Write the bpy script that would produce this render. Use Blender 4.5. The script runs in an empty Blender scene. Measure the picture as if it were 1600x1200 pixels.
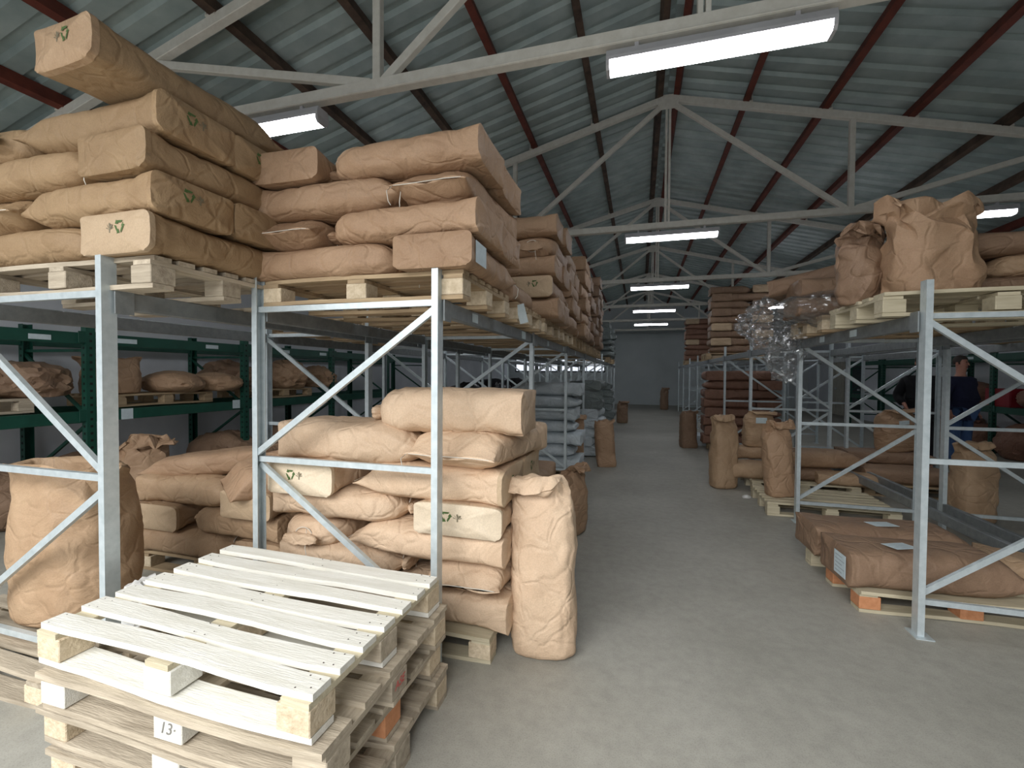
import bpy, bmesh, math, random
import numpy as np
from mathutils import Vector, Matrix, noise

# ------------------------------------------------------------------ camera, world, light, exposure
S = bpy.context.scene
COL = S.collection
cam_d = bpy.data.cameras.new('camera')
cam = bpy.data.objects.new('camera', cam_d)
COL.objects.link(cam)
FPX, YAW, PITCH, ROLL = 695.07, 0.2787, 0.0223, 0.0069
fw = Vector((-math.sin(YAW) * math.cos(PITCH), math.cos(YAW) * math.cos(PITCH), -math.sin(PITCH)))
rt0 = Vector((math.cos(YAW), math.sin(YAW), 0))
up0 = rt0.cross(fw)
rt = math.cos(ROLL) * rt0 + math.sin(ROLL) * up0
up = -math.sin(ROLL) * rt0 + math.cos(ROLL) * up0
mw = Matrix((rt, up, -fw)).transposed().to_4x4()
mw.translation = Vector((0, 0, 1.5))
cam.matrix_world = mw
cam_d.sensor_fit = 'HORIZONTAL'
cam_d.sensor_width = 36
cam_d.lens = FPX / 1600 * 36
cam_d.clip_start = 0.05
cam_d.clip_end = 200
S.camera = cam
S.view_settings.view_transform = 'Standard'
S.view_settings.look = 'None'
S.view_settings.gamma = 1
S.view_settings.use_curve_mapping = False
S.view_settings.exposure = 0.0
S.cycles.max_bounces = 8
S.cycles.diffuse_bounces = 4
S.cycles.sample_clamp_indirect = 4

world = bpy.data.worlds.new('world')
S.world = world
world.use_nodes = True
world.node_tree.nodes['Background'].inputs[0].default_value = (0.80, 0.84, 0.90, 1)
world.node_tree.nodes['Background'].inputs[1].default_value = 0.6

def area(name, loc, target, sx, sy, power, col):
    l = bpy.data.lights.new(name, 'AREA')
    l.shape = 'RECTANGLE'; l.size = sx; l.size_y = sy; l.energy = power; l.color = col
    o = bpy.data.objects.new(name, l); COL.objects.link(o)
    o.location = loc
    o.rotation_euler = (Vector(target) - Vector(loc)).to_track_quat('-Z', 'Z').to_euler()
    return o
# daylight that enters by the gate behind the camera
area('sky_over_the_yard', (-2.0, -4.6, 5.4), (-0.6, 1.9, 0.2), 9.0, 4.4, 1180, (1.0, 0.995, 0.98))
area('bright_yard', (-1.6, -1.6, 0.9), (-1.2, 3.0, 1.6), 5.0, 1.6, 26, (1.0, 0.99, 0.97))
LAMP = 20.0

# ------------------------------------------------------------------ helpers
def lin(r, g, b):
    f = lambda c: (c / 255 / 12.92) if c / 255 <= 0.04045 else ((c / 255 + 0.055) / 1.055) ** 2.4
    return (f(r), f(g), f(b), 1)

def mesh(name, verts, faces, smooth=False, angle=None):
    m = bpy.data.meshes.new(name)
    m.from_pydata([tuple(v) for v in verts], [], faces)
    m.validate(); m.update()
    if smooth:
        m.shade_smooth()
        if angle: m.set_sharp_from_angle(angle=math.radians(angle))
    return m

def ob(name, me, mat=None, parent=None, loc=(0, 0, 0), rot=(0, 0, 0), scale=(1, 1, 1)):
    o = bpy.data.objects.new(name, me)
    COL.objects.link(o)
    o.location = loc; o.rotation_euler = rot; o.scale = scale
    if parent: o.parent = parent
    if mat is not None and me is not None:
        if len(me.materials) == 0: me.materials.append(mat)
        if me.materials[0] is not mat:
            o.material_slots[0].link = 'OBJECT'; o.material_slots[0].material = mat
    return o

def tag(o, label=None, cat=None, group=None, kind=None):
    if label: o['label'] = label
    if cat: o['category'] = cat
    if group: o['group'] = group
    if kind: o['kind'] = kind
    return o

def empty(name, loc, rz=0, **k):
    o = bpy.data.objects.new(name, None); COL.objects.link(o)
    o.location = loc; o.rotation_euler = (0, 0, rz)
    o.empty_display_size = 0.1
    return tag(o, **k)

class MB:
    def __init__(s): s.v = []; s.f = []
    def box(s, x0, x1, y0, y1, z0, z1):
        b = len(s.v)
        s.v += [(x, y, z) for z in (z0, z1) for y in (y0, y1) for x in (x0, x1)]
        s.f += [tuple(b + i for i in q) for q in ((0, 2, 3, 1), (4, 5, 7, 6), (0, 1, 5, 4), (2, 6, 7, 3), (0, 4, 6, 2), (1, 3, 7, 5))]
        return s
    def cbox(s, c, d):
        return s.box(c[0]-d[0]/2, c[0]+d[0]/2, c[1]-d[1]/2, c[1]+d[1]/2, c[2]-d[2]/2, c[2]+d[2]/2)
    def bar(s, a, b, w, h, upv=(0, 0, 1)):
        a = Vector(a); b = Vector(b); d = (b - a).normalized(); u = Vector(upv)
        if abs(d.dot(u)) > 0.98: u = Vector((0, 1, 0))
        r = d.cross(u).normalized(); u = r.cross(d)
        n = len(s.v)
        for p in (a, b):
            for i, j in ((-1, -1), (1, -1), (1, 1), (-1, 1)):
                s.v.append(tuple(p + r * i * w / 2 + u * j * h / 2))
        s.f += [(n, n+1, n+2, n+3), (n+7, n+6, n+5, n+4)] + [(n+i, n+4+i, n+4+(i+1) % 4, n+(i+1) % 4) for i in range(4)]
        return s
    def prism(s, poly, a, b, axis='x'):
        n = len(s.v); k = len(poly)
        for t in (a, b):
            for p in poly:
                s.v.append({'x': (t, p[0], p[1]), 'y': (p[0], t, p[1]), 'z': (p[0], p[1], t)}[axis])
        s.f += [tuple(n+i for i in range(k))[::-1], tuple(n+k+i for i in range(k))]
        s.f += [(n+i, n+(i+1) % k, n+k+(i+1) % k, n+k+i) for i in range(k)]
        return s
    def tube(s, pts, r, k=6):
        pts = [Vector(p) for p in pts]
        n0 = len(s.v)
        for i, p in enumerate(pts):
            d = (pts[min(i+1, len(pts)-1)] - pts[max(i-1, 0)]).normalized()
            u = Vector((0, 0, 1)) if abs(d.z) < 0.9 else Vector((1, 0, 0))
            a = d.cross(u).normalized(); b = a.cross(d)
            for j in range(k):
                t = 2*math.pi*j/k
                s.v.append(tuple(p + r*(math.cos(t)*a + math.sin(t)*b)))
        for i in range(len(pts)-1):
            for j in range(k):
                s.f.append((n0+i*k+j, n0+i*k+(j+1) % k, n0+(i+1)*k+(j+1) % k, n0+(i+1)*k+j))
        return s
    def me(s, name, smooth=False, angle=None, bevel=0):
        m = mesh(name, s.v, s.f, smooth, angle)
        bm = bmesh.new(); bm.from_mesh(m)
        bmesh.ops.recalc_face_normals(bm, faces=bm.faces)
        if bevel:
            bmesh.ops.bevel(bm, geom=bm.edges[:], offset=bevel, segments=1, affect='EDGES')
        bm.to_mesh(m); bm.free()
        return m

# ------------------------------------------------------------------ materials
def new_mat(name):
    m = bpy.data.materials.new(name); m.use_nodes = True
    nt = m.node_tree
    return m, nt, nt.nodes['Principled BSDF']

def nd(nt, t, **k):
    n = nt.nodes.new(t)
    for a, b in k.items():
        if hasattr(n, a): setattr(n, a, b)
        else: n.inputs[a.replace('_', ' ')].default_value = b
    return n

def ramp(nt, stops):
    r = nt.nodes.new('ShaderNodeValToRGB')
    e = r.color_ramp.elements
    while len(e) < len(stops): e.new(0.5)
    for i, (p, c) in enumerate(stops): e[i].position = p; e[i].color = c
    return r

def basic(name, c1, c2, scale=6, stretch=(1, 1, 1), rough=0.7, metal=0, bump=0.15, bscale=40, vary=0.0, detail=5, spec=None, bdist=0.01):
    m, nt, p = new_mat(name)
    tc = nd(nt, 'ShaderNodeTexCoord'); mp = nd(nt, 'ShaderNodeMapping')
    mp.inputs['Scale'].default_value = stretch
    oi = nd(nt, 'ShaderNodeObjectInfo')
    add = nd(nt, 'ShaderNodeVectorMath', operation='ADD')
    mul = nd(nt, 'ShaderNodeMath', operation='MULTIPLY'); mul.inputs[1].default_value = 17.3
    nt.links.new(oi.outputs['Random'], mul.inputs[0])
    nt.links.new(tc.outputs['Object'], mp.inputs[0]); nt.links.new(mp.outputs[0], add.inputs[0])
    nt.links.new(mul.outputs[0], add.inputs[1])
    n = nd(nt, 'ShaderNodeTexNoise', Scale=scale, Detail=detail, Roughness=0.6)
    nt.links.new(add.outputs[0], n.inputs['Vector'])
    r = ramp(nt, [(0.3, c1), (0.7, c2)])
    nt.links.new(n.outputs[0], r.inputs[0])
    out = r.outputs[0]
    if vary:
        hs = nd(nt, 'ShaderNodeHueSaturation')
        mr = nd(nt, 'ShaderNodeMapRange'); mr.inputs['To Min'].default_value = 1 - vary; mr.inputs['To Max'].default_value = 1 + vary
        nt.links.new(oi.outputs['Random'], mr.inputs[0]); nt.links.new(mr.outputs[0], hs.inputs['Value'])
        nt.links.new(out, hs.inputs['Color']); out = hs.outputs[0]
    nt.links.new(out, p.inputs['Base Color'])
    p.inputs['Roughness'].default_value = rough; p.inputs['Metallic'].default_value = metal
    if spec is not None: p.inputs['Specular IOR Level'].default_value = spec
    if bump:
        n2 = nd(nt, 'ShaderNodeTexNoise', Scale=bscale, Detail=4)
        nt.links.new(add.outputs[0], n2.inputs['Vector'])
        b = nd(nt, 'ShaderNodeBump', Strength=bump, Distance=bdist)
        nt.links.new(n2.outputs[0], b.inputs['Height']); nt.links.new(b.outputs[0], p.inputs['Normal'])
    return m

def kraft(name, c1, c2, rough=0.62, creases=1.0, vary=0.07):
    m, nt, p = new_mat(name)
    tc = nd(nt, 'ShaderNodeTexCoord'); oi = nd(nt, 'ShaderNodeObjectInfo')
    mul = nd(nt, 'ShaderNodeMath', operation='MULTIPLY'); mul.inputs[1].default_value = 31.7
    add = nd(nt, 'ShaderNodeVectorMath', operation='ADD')
    nt.links.new(oi.outputs['Random'], mul.inputs[0]); nt.links.new(tc.outputs['Object'], add.inputs[0]); nt.links.new(mul.outputs[0], add.inputs[1])
    big = nd(nt, 'ShaderNodeTexNoise', Scale=5.0, Detail=5, Roughness=0.6)
    nt.links.new(add.outputs[0], big.inputs['Vector'])
    fib = nd(nt, 'ShaderNodeTexNoise', Scale=150, Detail=3)
    nt.links.new(add.outputs[0], fib.inputs['Vector'])
    r = ramp(nt, [(0.28, c1), (0.72, c2)])
    nt.links.new(big.outputs[0], r.inputs[0])
    mx = nd(nt, 'ShaderNodeMix', data_type='RGBA', blend_type='MULTIPLY'); mx.inputs[0].default_value = 0.45
    fr = ramp(nt, [(0.3, (0.72, 0.72, 0.72, 1)), (0.65, (1, 1, 1, 1))])
    nt.links.new(fib.outputs[0], fr.inputs[0])
    nt.links.new(r.outputs[0], mx.inputs[6]); nt.links.new(fr.outputs[0], mx.inputs[7])
    hs = nd(nt, 'ShaderNodeHueSaturation'); mr = nd(nt, 'ShaderNodeMapRange')
    mr.inputs['To Min'].default_value = 1 - vary; mr.inputs['To Max'].default_value = 1 + vary
    nt.links.new(oi.outputs['Random'], mr.inputs[0]); nt.links.new(mr.outputs[0], hs.inputs['Value'])
    nt.links.new(mx.outputs[2], hs.inputs['Color']); nt.links.new(hs.outputs[0], p.inputs['Base Color'])
    p.inputs['Roughness'].default_value = rough
    p.inputs['Specular IOR Level'].default_value = 0.35
    # fold lines of the paper: fine relief
    wn = nd(nt, 'ShaderNodeTexNoise', Scale=3.2, Detail=2)
    nt.links.new(add.outputs[0], wn.inputs['Vector'])
    wm = nd(nt, 'ShaderNodeVectorMath', operation='SCALE'); wm.inputs['Scale'].default_value = 0.35
    nt.links.new(wn.outputs['Color'], wm.inputs[0])
    ad2 = nd(nt, 'ShaderNodeVectorMath', operation='ADD'); nt.links.new(add.outputs[0], ad2.inputs[0]); nt.links.new(wm.outputs[0], ad2.inputs[1])
    vo = nd(nt, 'ShaderNodeTexVoronoi', feature='DISTANCE_TO_EDGE', Scale=6.5)
    nt.links.new(ad2.outputs[0], vo.inputs['Vector'])
    vr = nd(nt, 'ShaderNodeMapRange'); vr.inputs['From Max'].default_value = 0.12; vr.interpolation_type = 'SMOOTHSTEP'
    nt.links.new(vo.outputs['Distance'], vr.inputs[0])
    rd = nd(nt, 'ShaderNodeTexNoise', Scale=9, Detail=5, Roughness=0.62)
    nt.links.new(ad2.outputs[0], rd.inputs['Vector'])
    sm = nd(nt, 'ShaderNodeMath', operation='MULTIPLY_ADD'); sm.inputs[1].default_value = 0.28
    nt.links.new(vr.outputs[0], sm.inputs[0]); nt.links.new(rd.outputs[0], sm.inputs[2])
    b1 = nd(nt, 'ShaderNodeBump', Strength=0.6 * creases, Distance=0.022)
    nt.links.new(sm.outputs[0], b1.inputs['Height'])
    nt.links.new(b1.outputs[0], p.inputs['Normal'])
    return m

K_UP = kraft('kraft_paper_warm', lin(160, 129, 102), lin(178, 148, 120))
K_TAN = kraft('kraft_paper_tan', lin(166, 137, 108), lin(186, 158, 128), creases=0.9)
K_TANU = kraft('kraft_paper_tan_dim', lin(152, 125, 94), lin(170, 143, 110), creases=0.9)  # tan kraft, yellower, with the upper shelf's dimmer light put into the colour
K_LOW = kraft('kraft_paper_daylit', lin(202, 174, 146), lin(218, 192, 164))  # same kraft, paler: stronger daylight near the floor is put into the colour
K_DARK = kraft('kraft_paper_brown', lin(134, 108, 88), lin(154, 127, 104))
K_RED = kraft('kraft_paper_reddish', lin(126, 92, 76), lin(144, 108, 90))
K_PALE = kraft('kraft_paper_pale', lin(216, 198, 172), lin(226, 210, 186), creases=0.45)
K_PALE2 = kraft('kraft_paper_pale_tan', lin(188, 163, 134), lin(200, 176, 146), creases=0.45)
K_WHITE = kraft('white_woven_sack', lin(180, 190, 196), lin(212, 220, 224), creases=1.2)
K_GREY = kraft('grey_sack', lin(98, 108, 108), lin(130, 138, 136), creases=1.2)
BLACKF = basic('black_stretch_film', lin(20, 18, 20), lin(34, 30, 34), rough=0.22, bump=0.6, bscale=12, bdist=0.03)
STRING = basic('white_string', lin(205, 200, 188), lin(225, 222, 212), bump=0)
PAPER = basic('label_paper', lin(190, 205, 210), lin(205, 218, 224), bump=0, scale=30)
GREENP = basic('green_print', lin(66, 92, 44), lin(80, 106, 56), bump=0, scale=60)
GREYP = basic('grey_print', lin(112, 104, 84), lin(128, 120, 98), bump=0, scale=60)
INK = basic('faint_ink', lin(150, 162, 170), lin(160, 172, 178), bump=0, scale=60)
REDP = basic('red_stamp', lin(190, 70, 70), lin(215, 110, 105), bump=0, scale=90)
PENCIL = basic('pencil_marking', lin(110, 108, 104), lin(130, 128, 124), bump=0, scale=60)
W_PALE = basic('fresh_pine_wood', lin(218, 216, 205), lin(238, 237, 230), scale=5, stretch=(0.7, 7, 7), rough=0.75, bump=0.25, bscale=26, vary=0.04)
W_GREY = basic('weathered_wood', lin(152, 140, 122), lin(196, 184, 164), scale=5, stretch=(0.7, 7, 7), rough=0.85, bump=0.35, bscale=26, vary=0.1)
W_GREYY = basic('weathered_wood_cross', lin(152, 140, 122), lin(196, 184, 164), scale=5, stretch=(7, 0.7, 7), rough=0.85, bump=0.35, bscale=26, vary=0.1)
W_UP = basic('shelf_pallet_wood', lin(150, 128, 100), lin(186, 164, 132), scale=5, stretch=(0.7, 7, 7), rough=0.85, bump=0.3, bscale=26, vary=0.1)
W_BLOCK = basic('chipboard_block', lin(186, 168, 140), lin(218, 202, 176), scale=40, rough=0.9, bump=0.5, bscale=90, vary=0.1)
W_ORANGE = basic('orange_wood_block', lin(188, 128, 88), lin(206, 146, 106), scale=30, rough=0.9, bump=0.4, bscale=60)
W_YEL = basic('yellow_pine', lin(184, 173, 146), lin(208, 198, 172), scale=5, stretch=(0.7, 7, 7), rough=0.8, bump=0.3, bscale=26, vary=0.06)
STEEL = basic('galvanised_steel', lin(186, 198, 202), lin(208, 218, 222), scale=22, rough=0.38, metal=0.35, bump=0.05, bscale=60)
STEELB = basic('galvanised_beam', lin(128, 134, 136), lin(150, 156, 158), scale=18, rough=0.5, metal=0.5, bump=0.05, bscale=60)
GREEN = basic('green_enamel', lin(18, 66, 54), lin(26, 80, 66), rough=0.45, bump=0.03)
HOLE = basic('dark_slot', lin(8, 10, 10), lin(12, 14, 14), bump=0)
TRUSS = basic('truss_paint', lin(212, 209, 199), lin(228, 226, 218), scale=14, rough=0.6, bump=0.12, bscale=50)
PURLR = basic('rust_red_primer', lin(84, 38, 28), lin(118, 54, 38), scale=7, rough=0.75, bump=0.15)
PURLD = basic('dirty_timber', lin(52, 40, 34), lin(104, 84, 70), scale=5, rough=0.85, bump=0.3)
ROOF = basic('corrugated_sheet', lin(148, 164, 164), lin(178, 192, 190), scale=3, rough=0.5, metal=0.15, bump=0.04)
WALL = basic('painted_wall', lin(212, 217, 224), lin(228, 232, 238), scale=1.5, rough=0.85, bump=0.2, bscale=14)
ENDW = basic('end_wall_paint', lin(194, 202, 204), lin(210, 217, 219), scale=0.8, rough=0.8, bump=0.1, bscale=14)
LAMPB = basic('lamp_body', lin(176, 176, 180), lin(196, 196, 200), bump=0, rough=0.4)
CREAM = basic('cream_door_paint', lin(176, 174, 160), lin(190, 188, 176), bump=0.03, rough=0.5)
DKDOOR = basic('dark_cabinet_paint', lin(30, 40, 46), lin(42, 52, 58), bump=0.03, rough=0.5)
SKIN = basic('skin', lin(176, 122, 104), lin(192, 138, 118), bump=0.02, rough=0.5)
HAIR = basic('dark_hair', lin(44, 34, 30), lin(60, 48, 42), bump=0.4, bscale=120)
NAVY = basic('navy_jacket', lin(24, 28, 56), lin(32, 36, 66), rough=0.9, bump=0.3, bscale=30)
BLACKC = basic('black_jacket', lin(14, 14, 18), lin(22, 22, 26), rough=0.9, bump=0.3, bscale=30)
JEANS = basic('blue_jeans', lin(58, 84, 128), lin(76, 104, 148), rough=0.9, bump=0.3, bscale=60)
DKTR = basic('dark_trousers', lin(22, 22, 28), lin(30, 30, 36), rough=0.9, bump=0.2)
SHOE = basic('black_shoe', lin(16, 16, 18), lin(24, 24, 26), rough=0.5, bump=0)
REDB = basic('red_plastic', lin(120, 18, 30), lin(144, 26, 38), rough=0.5, bump=0.1)

# concrete
CONC, nt, p = new_mat('concrete_floor')
tc = nd(nt, 'ShaderNodeTexCoord')
n1 = nd(nt, 'ShaderNodeTexNoise', Scale=0.7, Detail=7, Roughness=0.65); n2 = nd(nt, 'ShaderNodeTexNoise', Scale=14, Detail=6, Roughness=0.7)
n3 = nd(nt, 'ShaderNodeTexNoise', Scale=170, Detail=2)
for n in (n1, n2, n3): nt.links.new(tc.outputs['Object'], n.inputs['Vector'])
r1 = ramp(nt, [(0.3, lin(150, 148, 139)), (0.7, lin(174, 172, 163))])
r2 = ramp(nt, [(0.3, (0.8, 0.8, 0.8, 1)), (0.6, (1, 1, 1, 1))])
r3 = ramp(nt, [(0.32, (0.72, 0.72, 0.7, 1)), (0.5, (1, 1, 1, 1))])
nt.links.new(n1.outputs[0], r1.inputs[0]); nt.links.new(n2.outputs[0], r2.inputs[0]); nt.links.new(n3.outputs[0], r3.inputs[0])
m1 = nd(nt, 'ShaderNodeMix', data_type='RGBA', blend_type='MULTIPLY'); m1.inputs[0].default_value = 0.8
m2 = nd(nt, 'ShaderNodeMix', data_type='RGBA', blend_type='MULTIPLY'); m2.inputs[0].default_value = 0.6
nt.links.new(r1.outputs[0], m1.inputs[6]); nt.links.new(r2.outputs[0], m1.inputs[7])
nt.links.new(m1.outputs[2], m2.inputs[6]); nt.links.new(r3.outputs[0], m2.inputs[7])
nt.links.new(m2.outputs[2], p.inputs['Base Color']); p.inputs['Roughness'].default_value = 0.62
b = nd(nt, 'ShaderNodeBump', Strength=0.25, Distance=0.004); nt.links.new(n2.outputs[0], b.inputs['Height']); nt.links.new(b.outputs[0], p.inputs['Normal'])

# emitters
def emit(name, col, s):
    m, nt, p = new_mat(name)
    p.inputs['Base Color'].default_value = (0.8, 0.8, 0.8, 1)
    p.inputs['Emission Color'].default_value = col; p.inputs['Emission Strength'].default_value = s
    return m
LAMPE = emit('lit_diffuser', (0.93, 0.95, 1.0, 1), LAMP)
WINE = emit('daylit_pane', (0.85, 0.9, 1.0, 1), 1.1)

# clear film
FILM, nt, p = new_mat('clear_stretch_film')
out = nt.nodes['Material Output']
tr = nd(nt, 'ShaderNodeBsdfTransparent'); gl = nd(nt, 'ShaderNodeBsdfGlossy', Roughness=0.18); df = nd(nt, 'ShaderNodeBsdfDiffuse')
gl.inputs[0].default_value = (0.9, 0.92, 0.95, 1); df.inputs[0].default_value = lin(150, 150, 150)
fr = nd(nt, 'ShaderNodeLayerWeight', Blend=0.35)
mA = nd(nt, 'ShaderNodeMixShader'); mB = nd(nt, 'ShaderNodeMixShader'); mB.inputs[0].default_value = 0.35
mr = nd(nt, 'ShaderNodeMapRange'); mr.inputs['To Min'].default_value = 0.16; mr.inputs['To Max'].default_value = 0.75
nt.links.new(fr.outputs['Facing'], mr.inputs[0]); nt.links.new(mr.outputs[0], mA.inputs[0])
nt.links.new(gl.outputs[0], mB.inputs[1]); nt.links.new(df.outputs[0], mB.inputs[2])
nt.links.new(tr.outputs[0], mA.inputs[1]); nt.links.new(mB.outputs[0], mA.inputs[2]); nt.links.new(mA.outputs[0], out.inputs[0])
vo = nd(nt, 'ShaderNodeTexVoronoi', feature='DISTANCE_TO_EDGE', Scale=9); tc = nd(nt, 'ShaderNodeTexCoord')
nt.links.new(tc.outputs['Object'], vo.inputs['Vector']); b = nd(nt, 'ShaderNodeBump', Strength=1.0, Distance=0.05)
nt.links.new(vo.outputs['Distance'], b.inputs['Height']); nt.links.new(b.outputs[0], gl.inputs['Normal'])
WFILM = basic('milky_plastic', lin(190, 190, 188), lin(215, 215, 212), rough=0.3, bump=0.5, bscale=14, bdist=0.02)

# ------------------------------------------------------------------ the setting
XL, XR_, Y0, Y1 = -6.83, 7.47, -0.7, 23.4
XK, ZA, SL = 0.323, 5.202, 0.262
ZSH = ZA + 0.04 + 0.12            # underside of sheets at the ridge
ob('floor', MB().box(XL-.3, XR_+.3, Y0-3.3, Y1+.3, -.2, 0).me('floor'), CONC)['kind'] = 'structure'
eave = ZSH - SL*(XR_-XK) + .03
ob('wall_left', MB().box(XL-.2, XL, Y0, Y1, 0, eave).me('wall_left'), WALL)['kind'] = 'structure'
ob('wall_right', MB().box(XR_, XR_+.2, Y0, Y1, 0, eave).me('wall_right'), WALL)['kind'] = 'structure'
gable = [(XL, 0), (XR_, 0), (XR_, eave-.03), (XK, ZSH), (XL, eave-.03)]
ob('wall_back', MB().prism(gable, Y1, Y1+.2, 'y').me('wall_back'), ENDW)['kind'] = 'structure'
wf = MB()   # the wall behind the camera, with the open gate
wf.prism([(XL, 0), (-4.9, 0), (-4.9, 3.4), (XL, eave-.03)], Y0-.2, Y0, 'y')
wf.prism([(2.4, 0), (XR_, 0), (XR_, eave-.03), (2.4, ZSH - SL*(2.4-XK))], Y0-.2, Y0, 'y')
wf.prism([(-4.9, 3.4), (2.4, 3.4), (2.4, ZSH - SL*(2.4-XK)), (XK, ZSH), (-4.9, ZSH - SL*(XK+4.9))], Y0-.2, Y0, 'y')
ob('wall_front', wf.me('wall_front'), WALL)['kind'] = 'structure'
# a strip of windows in the left part of the far wall
for k in range(4):
    x0 = -6.5 + k*1.22
    w = ob('window_%d' % (k+1), MB().box(x0, x0+1.14, Y1-.05, Y1-.002, 1.62, 1.68).box(x0, x0+1.14, Y1-.05, Y1-.002, 2.34, 2.4)
           .box(x0, x0+.05, Y1-.05, Y1-.002, 1.68, 2.34).box(x0+1.09, x0+1.14, Y1-.05, Y1-.002, 1.68, 2.34).me('window_frame'), DKDOOR)
    w['kind'] = 'structure'
    for j in range(4):
        ob('pane', MB().box(x0+.06+j*.26, x0+.3+j*.26, Y1-.02, Y1-.004, 1.69, 2.33).me('pane'), WINE, w)
# door in the right wall
d = ob('door_1', MB().box(XR_-.06, XR_-.002, 19.6, 20.75, 0.01, 2.3).me('door'), CREAM); d['kind'] = 'structure'
ob('door_panel', MB().box(XR_-.075, XR_-.06, 19.72, 20.12, .15, 2.15).me('door_panel', bevel=.005), CREAM, d)
ob('door_panel', MB().box(XR_-.075, XR_-.06, 20.23, 20.63, .15, 2.15).me('door_panel', bevel=.005), CREAM, d)
ob('door_handle', MB().box(XR_-.12, XR_-.075, 20.14, 20.21, 1.0, 1.06).me('door_handle', bevel=.006), STEEL, d)
d = ob('door_2', MB().box(XR_-.05, XR_-.002, 18.2, 19.5, 0.01, 2.3).me('door'), DKDOOR); d['kind'] = 'structure'
ob('door_handle', MB().box(XR_-.11, XR_-.05, 18.3, 18.36, 1.0, 1.06).me('door_handle', bevel=.006), STEEL, d)

# roof: corrugated sheets on purlins
ceil = empty('ceiling', (0, 0, 0), kind='structure')
PER, RIBH = 0.25, 0.04
prof = []
for k in range(4):
    y = k*PER
    prof += [(y, 0), (y+.13, 0), (y+.155, RIBH), (y+.225, RIBH)]
prof.append((1.0, 0))
LEN = (XR_-XK+.1)/math.cos(math.atan(SL))
v = []; f = []
for t in (0, 1):
    for th in (0, .004):
        for (y, z) in prof: v.append((t*LEN, y, z+th))
n = len(prof)
for i in range(n-1):
    f += [(i, 2*n+i, 2*n+i+1, i+1), (n+i, n+i+1, 3*n+i+1, 3*n+i)]
sheet_me = mesh('roof_sheet', v, f)
th = math.atan(SL)
for k in range(25):
    y = Y0 - .3 + k*1.0
    o = ob('roof_sheet', sheet_me, ROOF, ceil, (XK, y, ZSH+.001*(k % 2)), (0, th, 0))
    o = ob('roof_sheet', sheet_me, ROOF, ceil, (XK, y+1.0, ZSH+.001*(k % 2)), (0, th, math.pi))
pme = MB().box(-.035, .035, Y0, Y1, -.12, -.003).me('purlin')
for sg in (-1, 1):
    for k, off in enumerate([.13] + [.97+.875*j for j in range(8)]):
        mt = PURLR if (sg > 0 and k in (0, 1, 2, 3, 6)) or (sg < 0 and k in (2, 5, 6, 8)) else PURLD
        ob('purlin', pme, mt, ceil, (XK+sg*off, 0, ZSH-SL*off), (0, sg*th, 0))
ob('ridge_cap', MB().bar((XK, Y0, ZSH+.055), (XK, Y1, ZSH+.055), .5, .01).me('ridge_cap'), ROOF, ceil)

# trusses
ZC, DX = 3.472, 2.118
TY = [2.793 + 3.58*k for k in range(6)]
def truss(y, label):
    t = empty('roof_truss', (XK, y, ZC), label=label, cat='truss', group='white steel roof trusses')
    H = ZA - ZC
    HW = XR_-XK-.05
    g = lambda x: H - SL*abs(x)
    ob('bottom_chord', MB().box(-HW, HW, -.035, .035, 0, .085).box(-HW, HW, -.045, -.035, .0, .012).me('bottom_chord', bevel=.004), TRUSS, t)
    for s in (-1, 1):
        ob('top_chord', MB().bar((0, 0, H+.0), (s*HW, 0, H-SL*HW+.0), .07, .085, (0, 0, 1)).me('top_chord', bevel=.004), TRUSS, t)
        for i in (1, 2, 3):
            ob('web_post', MB().box(s*DX*i-.03, s*DX*i+.03, -.028, .028, .08, g(DX*i)-.04).me('web_post', bevel=.004), TRUSS, t)
        ob('web_diagonal', MB().bar((s*.04, 0, H-.06), (s*(DX-.05), 0, .07), .05, .06, (0, 0, 1)).me('web_diagonal', bevel=.004), TRUSS, t)
        ob('web_diagonal', MB().bar((s*(DX+.05), 0, .07), (s*(2*DX-.04), 0, g(2*DX)-.05), .05, .06, (0, 0, 1)).me('web_diagonal', bevel=.004), TRUSS, t)
        ob('web_diagonal', MB().bar((s*(2*DX+.04), 0, .07), (s*(3*DX-.04), 0, g(3*DX)-.03), .05, .06, (0, 0, 1)).me('web_diagonal', bevel=.004), TRUSS, t)
        for off in [.97+.875*j for j in range(7)]:
            ob('purlin_cleat', MB().box(s*off-.05, s*off+.05, -.04, .04, g(off)+.035, g(off)+.05).box(s*off+s*.036, s*off+s*.044, -.04, .04, g(off)+.05, g(off)+.12).me('purlin_cleat'), TRUSS, t)
    ob('king_post', MB().box(-.03, .0, -.03, .03, .08, H).box(.012, .042, -.03, .03, .08, H).me('king_post', bevel=.003), TRUSS, t)
    ob('gusset_plate', MB().box(-.13, .13, -.04, -.035, H-.16, H+.03).me('gusset_plate'), TRUSS, t)
    return t
ords = ['nearest', 'second', 'third', 'fourth', 'fifth', 'sixth']
for k, y in enumerate(TY):
    truss(y, 'white painted steel roof truss, %s from the camera, under the corrugated roof' % ords[k])

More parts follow.
